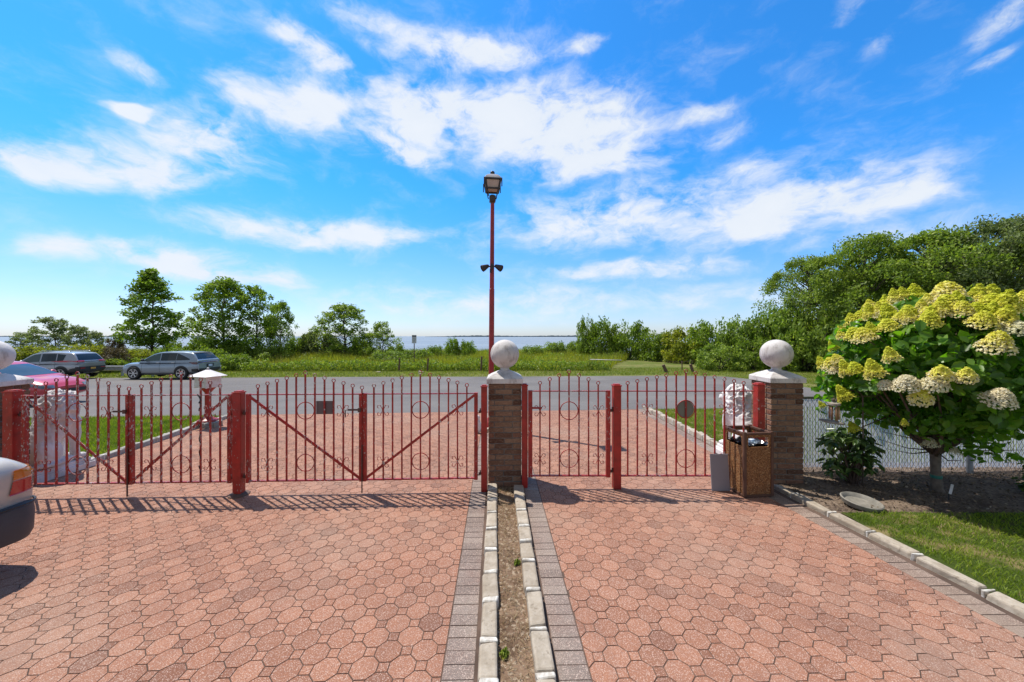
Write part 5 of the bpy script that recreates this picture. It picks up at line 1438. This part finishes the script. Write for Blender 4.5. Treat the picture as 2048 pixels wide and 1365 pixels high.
c.seam(1.02, .45, 1.02, 1.05); c.seam(-.10, .45, -.08, 1.14); c.seam(-1.02, .75, -1.02, 1.15); c.handle(.05, 1.02); c.handle(-.9, 1.03); c.mirror(.88, 1.2, .90, M_dark)
# bright red car beyond the left pillar
c = Car('parked_car', 'bright red saloon on the near side of the road behind the left pillar and lion', (-17.15, 12.3, gz(12.2)), R(4), M_redcar,
        dict(x=[-2.25, -2.2, -1.9, -1.0, 0, .7, 1.2, 1.8, 2.12, 2.25], zt=[.80, .92, 1.0, .96, .93, .92, .90, .82, .70, .56], zb=[.45, .34, .25, .2, .2, .2, .2, .22, .26, .34], w=[.68, .8, .86, .89, .89, .89, .88, .84, .74, .52]),
        dict(x=[-1.9, -1.5, -.9, -.2, .2, .7, 1.05, 1.30], z=[.98, 1.22, 1.38, 1.40, 1.36, 1.16, .98, .88], z0=.84, wb=(.74, .82, .78), wr=(.54, .6, .56)))
c.patch('windscreen', M_ws, 0, [(-.52, 1.30), (.52, 1.30)], [(-.70, .95), (.70, .95)], end=1, off=.012)
c.patch('rear_window', M_glass, 0, [(-.5, 1.30), (.5, 1.30)], [(-.64, 1.04), (.64, 1.04)], end=-1, off=.012)
c.both('side_window', M_glass, [(-.15, 1.30), (.2, 1.27), (.62, 1.08)], [(-.17, .98), (.2, .97), (.85, .96)]); c.both('side_window', M_glass, [(-1.1, 1.26), (-.2, 1.30)], [(-1.3, 1.02), (-.23, .98)])
for sd in (1, -1):
    c.patch('headlight', M_headl, sd, [(1.72, .77), (2.14, .66)], [(1.72, .70), (2.14, .56)], off=.012, nx=10)
    a, b = sorted((sd * .42, sd * .70)); c.patch('headlight', M_headl, 0, [(a, .66), (b, .66)], [(a, .56), (b, .56)], end=1, off=.012)
    c.patch('tail_light', M_tail, sd, [(-2.2, .88), (-1.9, .9)], [(-2.2, .76), (-1.9, .78)], off=.012)
c.patch('grille', M_dark, 0, [(-.6, .50), (.6, .50)], [(-.55, .38), (.55, .38)], end=1, off=.012)
c.arch(-1.30, .37, .32, M_dark); c.arch(1.32, .37, .32, M_dark); c.wheels(1.32, -1.30, .90, .315, .2, 5); c.seam(.85, .3, .9, .9); c.seam(-.2, .3, -.2, .95); c.mirror(.72, .98, .78, M_redcar); c.handle(-.05, .84)
# old boxy sedan, its rear corner in the foreground
c = Car('old_sedan', 'old smoke silver sedan, only its rear corner with ribbed tail light in view', (-5.14, .95, .012), -math.pi / 2 + R(-2.5), M_beige,
        dict(x=[-2.375, -2.36, -2.27, -1.9, -1.2, 0, .8, 1.3, 2.0, 2.22, 2.34], zt=[.84, .915, .955, .97, .97, .94, .93, .92, .84, .78, .66], zb=[.50, .40, .30, .26, .24, .22, .22, .22, .26, .32, .4], w=[.77, .80, .825, .84, .85, .86, .86, .86, .84, .80, .74]),
        dict(x=[-1.55, -1.2, -.95, -.4, .2, .5, .95, 1.2], z=[.95, 1.22, 1.38, 1.43, 1.41, 1.33, 1.02, .90], z0=.90, wb=(.74, .80, .76), wr=(.58, .62, .58)), None, 6.5, .035)
c.patch('windscreen', M_ws, 0, [(-.54, 1.32), (.54, 1.32)], [(-.68, .99), (.68, .99)], end=1, off=.012); c.patch('rear_window', M_glass, 0, [(-.54, 1.31), (.54, 1.31)], [(-.66, 1.02), (.66, 1.02)], end=-1, off=.012)
c.both('side_window', M_glass, [(-.12, 1.34), (.3, 1.30), (.58, 1.16)], [(-.14, .99), (.3, .98), (.82, .97)]); c.both('side_window', M_glass, [(-.85, 1.30), (-.18, 1.34)], [(-1.1, 1.01), (-.2, .99)])
for sd in (1, -1):
    c.patch('turn_signal', M_amber, sd, [(-2.35, .845), (-2.225, .845)], [(-2.35, .76), (-2.21, .76)], off=.006, nx=10, nz=8, wave=.010)
    c.patch('tail_light', M_tail, sd, [(-2.35, .757), (-2.21, .757)], [(-2.35, .64), (-2.19, .64)], off=.006, nx=10, nz=10, wave=.010)
    a, b = sorted((sd * .40, sd * .775))
    c.patch('turn_signal', M_amber, 0, [(a, .845), (b, .845)], [(a, .76), (b, .76)], end=-1, off=.006, nz=8, wave=.010); c.patch('tail_light', M_tail, 0, [(a, .757), (b, .757)], [(a, .64), (b, .64)], end=-1, off=.006, nz=10, wave=.010)
    a, b = sorted((sd * .45, sd * .76)); c.patch('headlight', M_headl, 0, [(a, .72), (b, .72)], [(a, .56), (b, .56)], end=1, off=.01)
def bumper_path(x_in, w, x_out):
    pts = [(x_in, w)]
    for i in range(9):
        a = math.pi / 2 * i / 8; rr_ = .20; sx = -1 if x_out < 0 else 1
        pts.append((x_out - sx * rr_ + sx * rr_ * math.sin(a), w - rr_ + rr_ * math.cos(a)))
    return pts + [(x, -y) for x, y in reversed(pts)]
for (xi, xo, nm) in ((-1.72, -2.40, 'rear_bumper'), (1.78, 2.44, 'front_bumper')):
    p = bumper_path(xi, .885, xo); m = MB(); q = [(.0, .27), (.03, .25), (.052, .30), (.058, .46), (.05, .535), (.0, .555), (-.06, .55), (-.06, .27)]; V = []; nq = len(q)
    for i, (x, y) in enumerate(p):
        a = p[max(i - 1, 0)]; b = p[min(i + 1, len(p) - 1)]; t = Vector((b[0] - a[0], b[1] - a[1])).normalized(); nn = Vector((-t.y, t.x))
        if nn.dot(Vector((x, y))) < 0: nn = -nn
        V += [(x + nn.x * (o - .055), y + nn.y * (o - .055), z) for o, z in q]
    F = [(i * nq + k, i * nq + (k + 1) % nq, (i + 1) * nq + (k + 1) % nq, (i + 1) * nq + k) for i in range(len(p) - 1) for k in range(nq)] + [tuple(range(nq)), tuple(reversed([(len(p) - 1) * nq + k for k in range(nq)]))]
    m.add(V, F); m.build(nm, M_bumper, c.r, auto=.7)
    m = MB(); m.tube([(x * 1.0, y * 1.004, .555) for x, y in p], .010, 6); m.build('bumper_strip', M_dark, c.r, True)
c.arch(-1.27, .37, .31, M_rimdark, off=.003); c.arch(1.40, .37, .31, M_rimdark, off=.003); c.wheels(1.40, -1.27, .865, .31, .2, 8); c.seam(.70, .3, .72, .93); c.seam(-.16, .3, -.16, .94); c.seam(-1.05, .5, -1.1, .95); c.handle(0, .84); c.handle(-.95, .84); c.mirror(.62, 1.0, .78, M_beige)
c.both('rub_strip', M_bumper, [(-.9, .56), (1.0, .56)], [(-.9, .50), (1.0, .50)], off=.012)

# ------------------------------------------------------------------ roadside things
gr = empty('guardrail', (-31.5, 25.4, gz(25.4)), 0, 'grey steel guardrail on the verge between the two parked crossovers', 'guardrail')
m = MB(); pr = [(-.0, .36), (-.05, .42), (-.05, .49), (-.0, .545), (-.05, .60), (-.05, .67), (0, .73)]
m.add([(x, y, z) for x in (0, 11.5) for y, z in pr] + [(x, y + .012, z) for x in (0, 11.5) for y, z in pr],
      [(i, i + 1, 8 + i, 7 + i) for i in range(6)] + [(14 + i + 1, 14 + i, 21 + i, 22 + i) for i in range(6)] + [(0, 7, 21, 14), (6, 20, 27, 13)]); m.build('rail', M_galv, gr)
for i in range(6):
    m = MB(); m.box((.4 + i * 2.1, .08, .36), (.10, .13, .72)); m.build('rail_post', M_galv, gr)
sp = at(828.5, 720, 33.0); sg = empty('road_sign', (sp.x, sp.y, gz(33)), R(6), 'small white notice sign on a brown post standing in the weeds', 'sign')
m = MB(); m.box((0, 0, 1.1), (.07, .07, 2.3)); m.build('post', M_wood, sg)
m = MB(); m.box((0, -.045, 2.49), (.40, .012, .74)); bd = m.build('board', M_sign, sg, bevel=.003)
m = MB(); m.box((0, -.054, 2.76), (.36, .004, .14))
for z, w_ in ((2.60, .30), (2.52, .26), (2.43, .31), (2.35, .22)): m.box((0, -.054, z), (w_, .004, .028))
for x in (-.08, .06): m.box((x, -.054, 2.24), (.09, .004, .07))
m.build('lettering', M_signgrey, bd)
def stump(px, py, Y, h, w, tilt, label, group='old wooden posts along the verge'):
    p = at(px, py, Y); m = MB(); m.T = Matrix.Rotation(tilt, 4, 'Y'); m.box((0, 0, h / 2 - .05), (w, w, h + .1), .2, .006, .95)
    tag(m.build('wooden_post', M_wood, None, bevel=.008, loc=(p.x, p.y, gz(Y))), label, 'post', group)
stump(1333, 728, 28.2, .62, .19, R(-24), 'leaning brown timber post on the verge, left of the pair before the hedge')
stump(1386, 727, 28.4, .62, .17, R(-18), 'leaning brown timber post on the verge, right of the pair before the hedge')
stump(1364, 722, 29.5, .75, .07, 0, 'thin brown stake between the two leaning verge posts')
for px, yy, hh_, lb in ((798, 29.3, 1.0, 'dark short post in the weeds left of the notice sign'), (855, 29.3, 1.0, 'dark short post in the weeds right of the notice sign'), (962, 29.4, 1.15, 'brown post in the weeds just left of the lamp pole')):
    stump(px, 725, yy, hh_, .13, R(3), lb)
m = MB(); a_, b_ = at(1335, 723, 28.3), at(1388, 722, 28.4); m.tube([a_, a_.lerp(b_, .5) - Vector((0, 0, .08)), b_], .012, 6); tag(m.build('cable', M_iron, None), 'slack rusty cable strung between the two leaning verge posts', 'cable')
m = MB(); a_, b_ = at(1180, 719.5, 31.2), at(1243, 721, 31.0); m.tube([a_, b_], .035, 8); tag(m.build('white_pipe', M_white, None, True), 'long thin white pole lying across the tops of the weeds', 'pole')
for k, (px, py) in enumerate([(735, 744), (757, 745), (843, 745), (1184, 741)]):
    p = G(px, py); m = MB(); m.ball((0, 0, .03), (.22, .10, .06), 8, 6); tag(m.build('verge_stone', M_kerb, None, True, loc=(p.x, p.y, p.z - .02)), ['pale flat stone on the verge, leftmost of the three left of the lamp', 'pale flat stone on the verge, middle one of the three left of the lamp', 'pale flat stone on the verge below the notice sign', 'pale stone on the verge right of the lamp pole'][k], 'stone')

# ------------------------------------------------------------------ trees and bushes
def tree_meshes(key, seed, h, rad, zb, nc, per, leaf, cr, shape=.85, limbs=True, flat=.6, trunk_r=None, lean=0., topbias=0., cone=False):
    rg_ = np.random.default_rng(seed); rq = random.Random(seed)
    st = MB(); trunk_r = trunk_r or h * .018
    wob = [Vector((0, 0, -.2))]
    for i in range(1, 8):
        t = i / 7; wob.append(Vector((rq.uniform(-.03, .03) * h * t + lean * h * t * t, rq.uniform(-.03, .03) * h * t, h * .9 * t)))
    st.tube(wob, [trunk_r * 1.25] + [trunk_r * (1 - .88 * i / 7) for i in range(1, 8)], 9)
    def trunk_at(z):
        z = max(0, min(h * .89, z)); i = min(6, int(z / (h * .9) * 7)); t = z / (h * .9) * 7 - i; return wob[i].lerp(wob[i + 1], t)
    C = []; S = []
    for i in range(nc):
        t = rq.random() ** (1 - topbias); z = zb + (h - zb) * t
        env = rad * (math.sin(math.pi * min(1, (t * .82 + .16))) ** shape)
        if cone: env = rad * min(1, (t + .10) * 4) * (1.02 - t) ** .7
        a = rq.uniform(0, 2 * math.pi)
        irr = 1 + .35 * mnoise.noise((math.cos(a) * 1.4 + seed, math.sin(a) * 1.4, t * 2.2))
        rr_ = env * irr * (rq.random() ** .45); p = trunk_at(z) * 1; c_ = Vector((p.x + rr_ * math.cos(a), p.y + rr_ * math.sin(a), z)); C.append(c_); S.append(cr * rq.uniform(.6, 1.35))
        if limbs and (i % 2 == 0):
            b0 = trunk_at(max(zb * .7, z - rr_ * rq.uniform(.5, .9))); mid_ = b0.lerp(c_, .5) + Vector((0, 0, rr_ * .08))
            st.tube([b0, mid_, c_], [trunk_r * .30, trunk_r * .2, trunk_r * .06], 5, False, False)
    Pl = []; 
    for c_, s_ in zip(C, S):
        k = int(per * rq.uniform(.6, 1.3)); g_ = rg_.normal(size=(k, 3)); g_ /= np.linalg.norm(g_, axis=1)[:, None]; g_ *= (rg_.random(k) ** .5)[:, None]
        g_ *= np.array([s_, s_, s_ * flat]); Pl.append(g_ + np.array(c_))
    Pl = np.concatenate(Pl); V, F = leaf_quads(Pl, rg_.uniform(leaf * .6, leaf * 1.3, len(Pl)), .5, rg_, .9)
    return st.mesh(key + '_trunk', True), np_mesh(key + '_crown', V, F)
def put_tree(name, label, cat, group, meshes, loc, scale, rz, lmat, bark=M_bark, names=('trunk', 'crown')):
    r = empty(name, loc, rz, label, cat, group); r.scale = scale
    for me, mt, nm in zip(meshes, (bark, lmat), names):
        o = bpy.data.objects.new(nm, me); COL.objects.link(o); o.parent = r
        if not me.materials: me.materials.append(mt)
        o.material_slots[0].link = 'OBJECT'; o.material_slots[0].material = mt
    return r
TREES = {
 'a': tree_meshes('a', 31, 10, 3.3, 2.0, 170, 60, .30, .55, .75, True, .85, .13, 0., -.12, True),
 'b': tree_meshes('b', 47, 9, 3.1, 1.3, 150, 62, .30, .62, .65, True, .85, .14),
 'c': tree_meshes('c', 58, 8, 2.7, 1.0, 120, 60, .28, .58, .6, True, .85, .11),
 'd': tree_meshes('d', 63, 5, 2.3, .7, 80, 56, .24, .48, .55, True, .8, .08, .12),
 'w': tree_meshes('w', 71, 10, 5.4, 1.4, 210, 150, .25, .95, .5, True, .6, .20),
 'x': tree_meshes('x', 82, 10, 5.2, 1.8, 200, 150, .25, 1.0, .5, True, .6, .22),
}
def tree_px(kind, px, ytop, wpx, Y, label, lmat=None, group=None, H0=None, rz=None, name='tree', cat='tree', bark=M_bark):
    """stand a tree so that its crown top and width measure as in the photo"""
    H0 = {'a': (10.2, 7.0), 'b': (9.3, 6.6), 'c': (8.3, 5.8), 'd': (5.3, 4.9), 'w': (10.3, 11.), 'x': (10.3, 10.6)}[kind]
    g_ = gz(Y); top = CAMZ + (HOR - ytop) / FPX * Y; s = (top - g_) / H0[0]; wd = wpx / FPX * Y / H0[1]
    return put_tree(name, label, cat, group, TREES[kind], ((px - 1024) / FPX * Y, Y, g_), (wd, wd, s), random.uniform(0, 6.28) if rz is None else rz, lmat or L_locust, bark)
tree_px('a', 303, 540, 150, 38, 'tall open crowned tree with a clear dark trunk behind the silver blue crossover')
GT = 'trees on the far side of the weed field'
tree_px('b', 448, 556, 128, 40, 'tall leafy tree at the left of the close cluster right of the crossovers', None, GT)
tree_px('c', 512, 570, 105, 41, 'broad tree in the middle of the close cluster right of the crossovers', None, GT)
tree_px('c', 562, 602, 62, 40, 'shorter narrow tree at the right end of the close cluster', None, GT)
tree_px('b', 690, 608, 118, 43, 'dense bushy tree at the middle of the field edge, left of the notice sign', L_dense, GT)
tree_px('d', 766, 642, 72, 42, 'small leaning tree just left of the notice sign', L_dense, GT)
for px, yt, wp, lb in ((40, 664, 60, 'low pale tree nearest the left photo edge, beyond the silver crossover'), (112, 634, 92, 'tallest of the low spreading trees beyond the silver crossover'), (165, 650, 60, 'thin low tree beyond the roof of the silver crossover'), (198, 662, 40, 'small sparse tree at the right end of the low row, before the open water')):
    tree_px('d', px, yt, wp, 47, lb, L_grey, 'low trees beyond the silver crossover')
tree_px('x', 1618, 512, 165, 32, 'broad tree forming the left shoulder of the tall wood on the right', L_dense, 'tall trees behind the right hedge')
tree_px('w', 1725, 475, 230, 31, 'tall tree with dark limbs showing, above the yellow hydrangea', L_dense, 'tall trees behind the right hedge')
tree_px('x', 1850, 462, 240, 30, 'tall dense tree second from the right photo edge, above the hydrangea', L_dense, 'tall trees behind the right hedge')
tree_px('w', 1985, 440, 250, 28, 'tallest grey green tree at the right photo edge', L_grey, 'tall trees behind the right hedge')
tree_px('x', 2130, 430, 260, 27, 'tall tree partly cut off by the right photo edge', L_dense, 'tall trees behind the right hedge')
tree_px('w', 1790, 520, 260, 37, 'tall tree filling the gap behind the front row of the right wood', L_dense, 'tall trees behind the right hedge')
tree_px('x', 1920, 500, 260, 36, 'dark tree deep behind the front row of the right wood', L_dense, 'tall trees behind the right hedge')
def bush_mesh(key, seed, nc, per, leaf, cr):
    rg_ = np.random.default_rng(seed); rq = random.Random(seed); Pl = []
    for i in range(nc):
        a = rq.uniform(0, 2 * math.pi); u = rq.random() ** .8; e_ = math.asin(u); rr_ = (1 - .35 * rq.random() ** 2) * (1 + .25 * mnoise.noise((math.cos(a) * 1.6, math.sin(a) * 1.6, u * 2 + seed)))
        c_ = np.array([rr_ * math.cos(a) * math.cos(e_) ** .7, rr_ * math.sin(a) * math.cos(e_) ** .7, max(.04, u * rr_)])
        k = int(per * rq.uniform(.6, 1.3)); g_ = rg_.normal(size=(k, 3)); g_ /= np.linalg.norm(g_, axis=1)[:, None]; g_ *= (rg_.random(k) ** .5)[:, None] * cr * rq.uniform(.6, 1.4); g_[:, 2] *= .8; Pl.append(g_ + c_)
    k = nc * per // 10; g_ = rg_.uniform(-.75, .75, size=(k, 3)); g_[:, 2] = rg_.uniform(0, .6, k); Pl.append(g_)
    P = np.concatenate(Pl); P[:, 2] = np.abs(P[:, 2]); V, F = leaf_quads(P, rg_.uniform(leaf * .6, leaf * 1.35, len(P)), .55, rg_, .7)
    st = MB()
    for i in range(9):
        a = rq.uniform(0, 6.28); l = rq.uniform(.4, .85); st.tube([(0, 0, -.05), (math.cos(a) * l * .4, math.sin(a) * l * .4, .4), (math.cos(a) * l, math.sin(a) * l, rq.uniform(.5, .95))], [.03, .02, .006], 5, False, False)
    return st.mesh(key + '_stems', True), np_mesh(key + '_foliage', V, F)
BUSH = [bush_mesh('bush%d' % i, 90 + i, 90, 70, .10, .24) for i in range(4)]
def bush_px(px, ytop, wpx, Y, label, lmat, group=None, depth=1.0, name='bush', cat='bush', i=None):
    g_ = gz(Y); top = CAMZ + (HOR - ytop) / FPX * Y; h = (top - g_) / 1.12; w = wpx / FPX * Y / 2.3
    return put_tree(name, label, cat, group, BUSH[random.randrange(4) if i is None else i], ((px - 1024) / FPX * Y, Y, g_), (w, w * depth, h), random.uniform(0, 6.28), lmat, M_bark, ('stems', 'foliage'))
H1 = 'bushes of the hedge on the right'
LH = ['light green bush in the hedge running along the right of the weed field', 'mixed green bush in the lower hedge in front of the tall right wood']
for (px, yt, wp, Y, mt, lb) in [
    (1172, 636, 40, 47, L_dense, 'taller twiggy bush at the left end of the right hedge, over the water'), (1205, 640, 80, 46, L_hedge, 'rounded bush second from the left end of the right hedge'), (1258, 646, 90, 45, L_hedge, 'yellowish rounded bush left of the dip in the right hedge'),
    (1318, 664, 90, 42, L_hedge, 'lower bush at the dip of the right hedge behind the leaning posts'), (1372, 656, 96, 39, L_yellow, 'yellow green bush right of the leaning verge posts'), (1430, 644, 110, 36, L_hedge, 'bush in the right hedge left of the right pillar ball'),
    (1490, 634, 110, 33.5, L_dense, 'dark bush directly left of the right pillar ball'), (1508, 672, 90, 31, L_hedge, 'low bush behind the right pillar ball'), (1560, 612, 130, 32, L_dense, 'large bush rising behind the right pillar ball'), (1612, 640, 120, 29.5, L_dense, 'dark bush between the right pillar ball and the hydrangea'),
    (1655, 610, 150, 30, L_hedge, 'large bush just left of the hydrangea flowers'), (1730, 620, 160, 28, L_dense, 'bush hidden behind the left part of the hydrangea'), (1830, 615, 170, 27, L_dense, 'bush hidden behind the middle of the hydrangea'), (1940, 610, 180, 26, L_dense, 'bush hidden behind the right part of the hydrangea'), (2050, 600, 190, 25, L_dense, 'bush at the right photo edge behind the hydrangea'), (1440, 690, 100, 30.5, L_dense, 'low dark bush at the foot of the hedge left of the right pillar')]:
    bush_px(px, yt, wp, Y, lb, mt, H1)
H2 = 'scrub along the shore side of the field'
for (px, yt, wp, Y, mt, lb) in [
    (1110, 684, 60, 50, L_dense, 'low dark scrub on the shore right of the lamp pole'), (1065, 690, 50, 48, L_dense, 'low scrub on the shore just right of the middle pillar ball'), (1150, 680, 50, 50, L_dense, 'dark scrub at the foot of the left end of the right hedge'), (640, 656, 90, 44, L_grey, 'round grey green bush left of the dense bushy tree'), (598, 672, 60, 43, L_dense, 'low dark bush between the tree cluster and the grey green bush'),
    (725, 678, 60, 41, L_hedge, 'low bush at the foot of the dense bushy tree'), (795, 690, 50, 44, L_hedge, 'low bright bush left of the notice sign post'), (868, 690, 40, 44, L_hedge, 'low bright bush right of the notice sign'), (905, 676, 36, 45, L_locust, 'upright sapling bush right of the notice sign, before the water'), (935, 682, 40, 45, L_locust, 'sapling bush nearest the lamp pole, before the water'), (1000, 692, 60, 46, L_dense, 'low scrub on the shore behind the lamp pole'),
    (405, 672, 60, 42, L_hedge, 'bright bush at the foot of the tree cluster'), (350, 684, 60, 36, L_hedge, 'bright low bush right of the clear trunk of the open tree'), (480, 690, 90, 39, L_hedge, 'low bush beneath the tree cluster'), (540, 694, 80, 39, L_dense, 'dark low bush beneath the right of the tree cluster'), (835, 697, 70, 40, L_hedge, 'spreading low scrub behind the notice sign post'), (775, 700, 80, 38, L_dense, 'spreading dark scrub left of the notice sign post')]:
    bush_px(px, yt, wp, Y, lb, mt, H2)
H3 = 'yellow green scrub behind the parked crossovers'
for (px, yt, wp, Y, mt, lb) in [
    (-40, 690, 120, 29, L_yellow, 'yellow scrub off the left photo edge'), (40, 692, 110, 30, L_yellow, 'yellow green scrub above the bonnet of the silver crossover'), (110, 688, 110, 31, L_yellow, 'yellow green scrub above the roof of the silver crossover'), (178, 688, 90, 30, L_yellow, 'yellow green scrub above the tail of the silver crossover'),
    (232, 694, 70, 29, L_brown, 'dry brownish scrub between the two parked crossovers'), (228, 676, 40, 36, L_brown, 'thin bare twiggy bush against the water between the low trees and the open tree'), (275, 696, 80, 30.5, L_yellow, 'yellow green scrub above the bonnet of the silver blue crossover'), (340, 692, 90, 31, L_hedge, 'green scrub above the roof of the silver blue crossover'), (415, 696, 90, 31, L_hedge, 'green scrub above the tail of the silver blue crossover'), (470, 708, 90, 30.5, L_hedge, 'low green scrub right of the silver blue crossover'), (225, 716, 60, 28, L_hedge, 'low green scrub behind the guardrail')]:
    bush_px(px, yt, wp, Y, lb, mt, H3, .8)
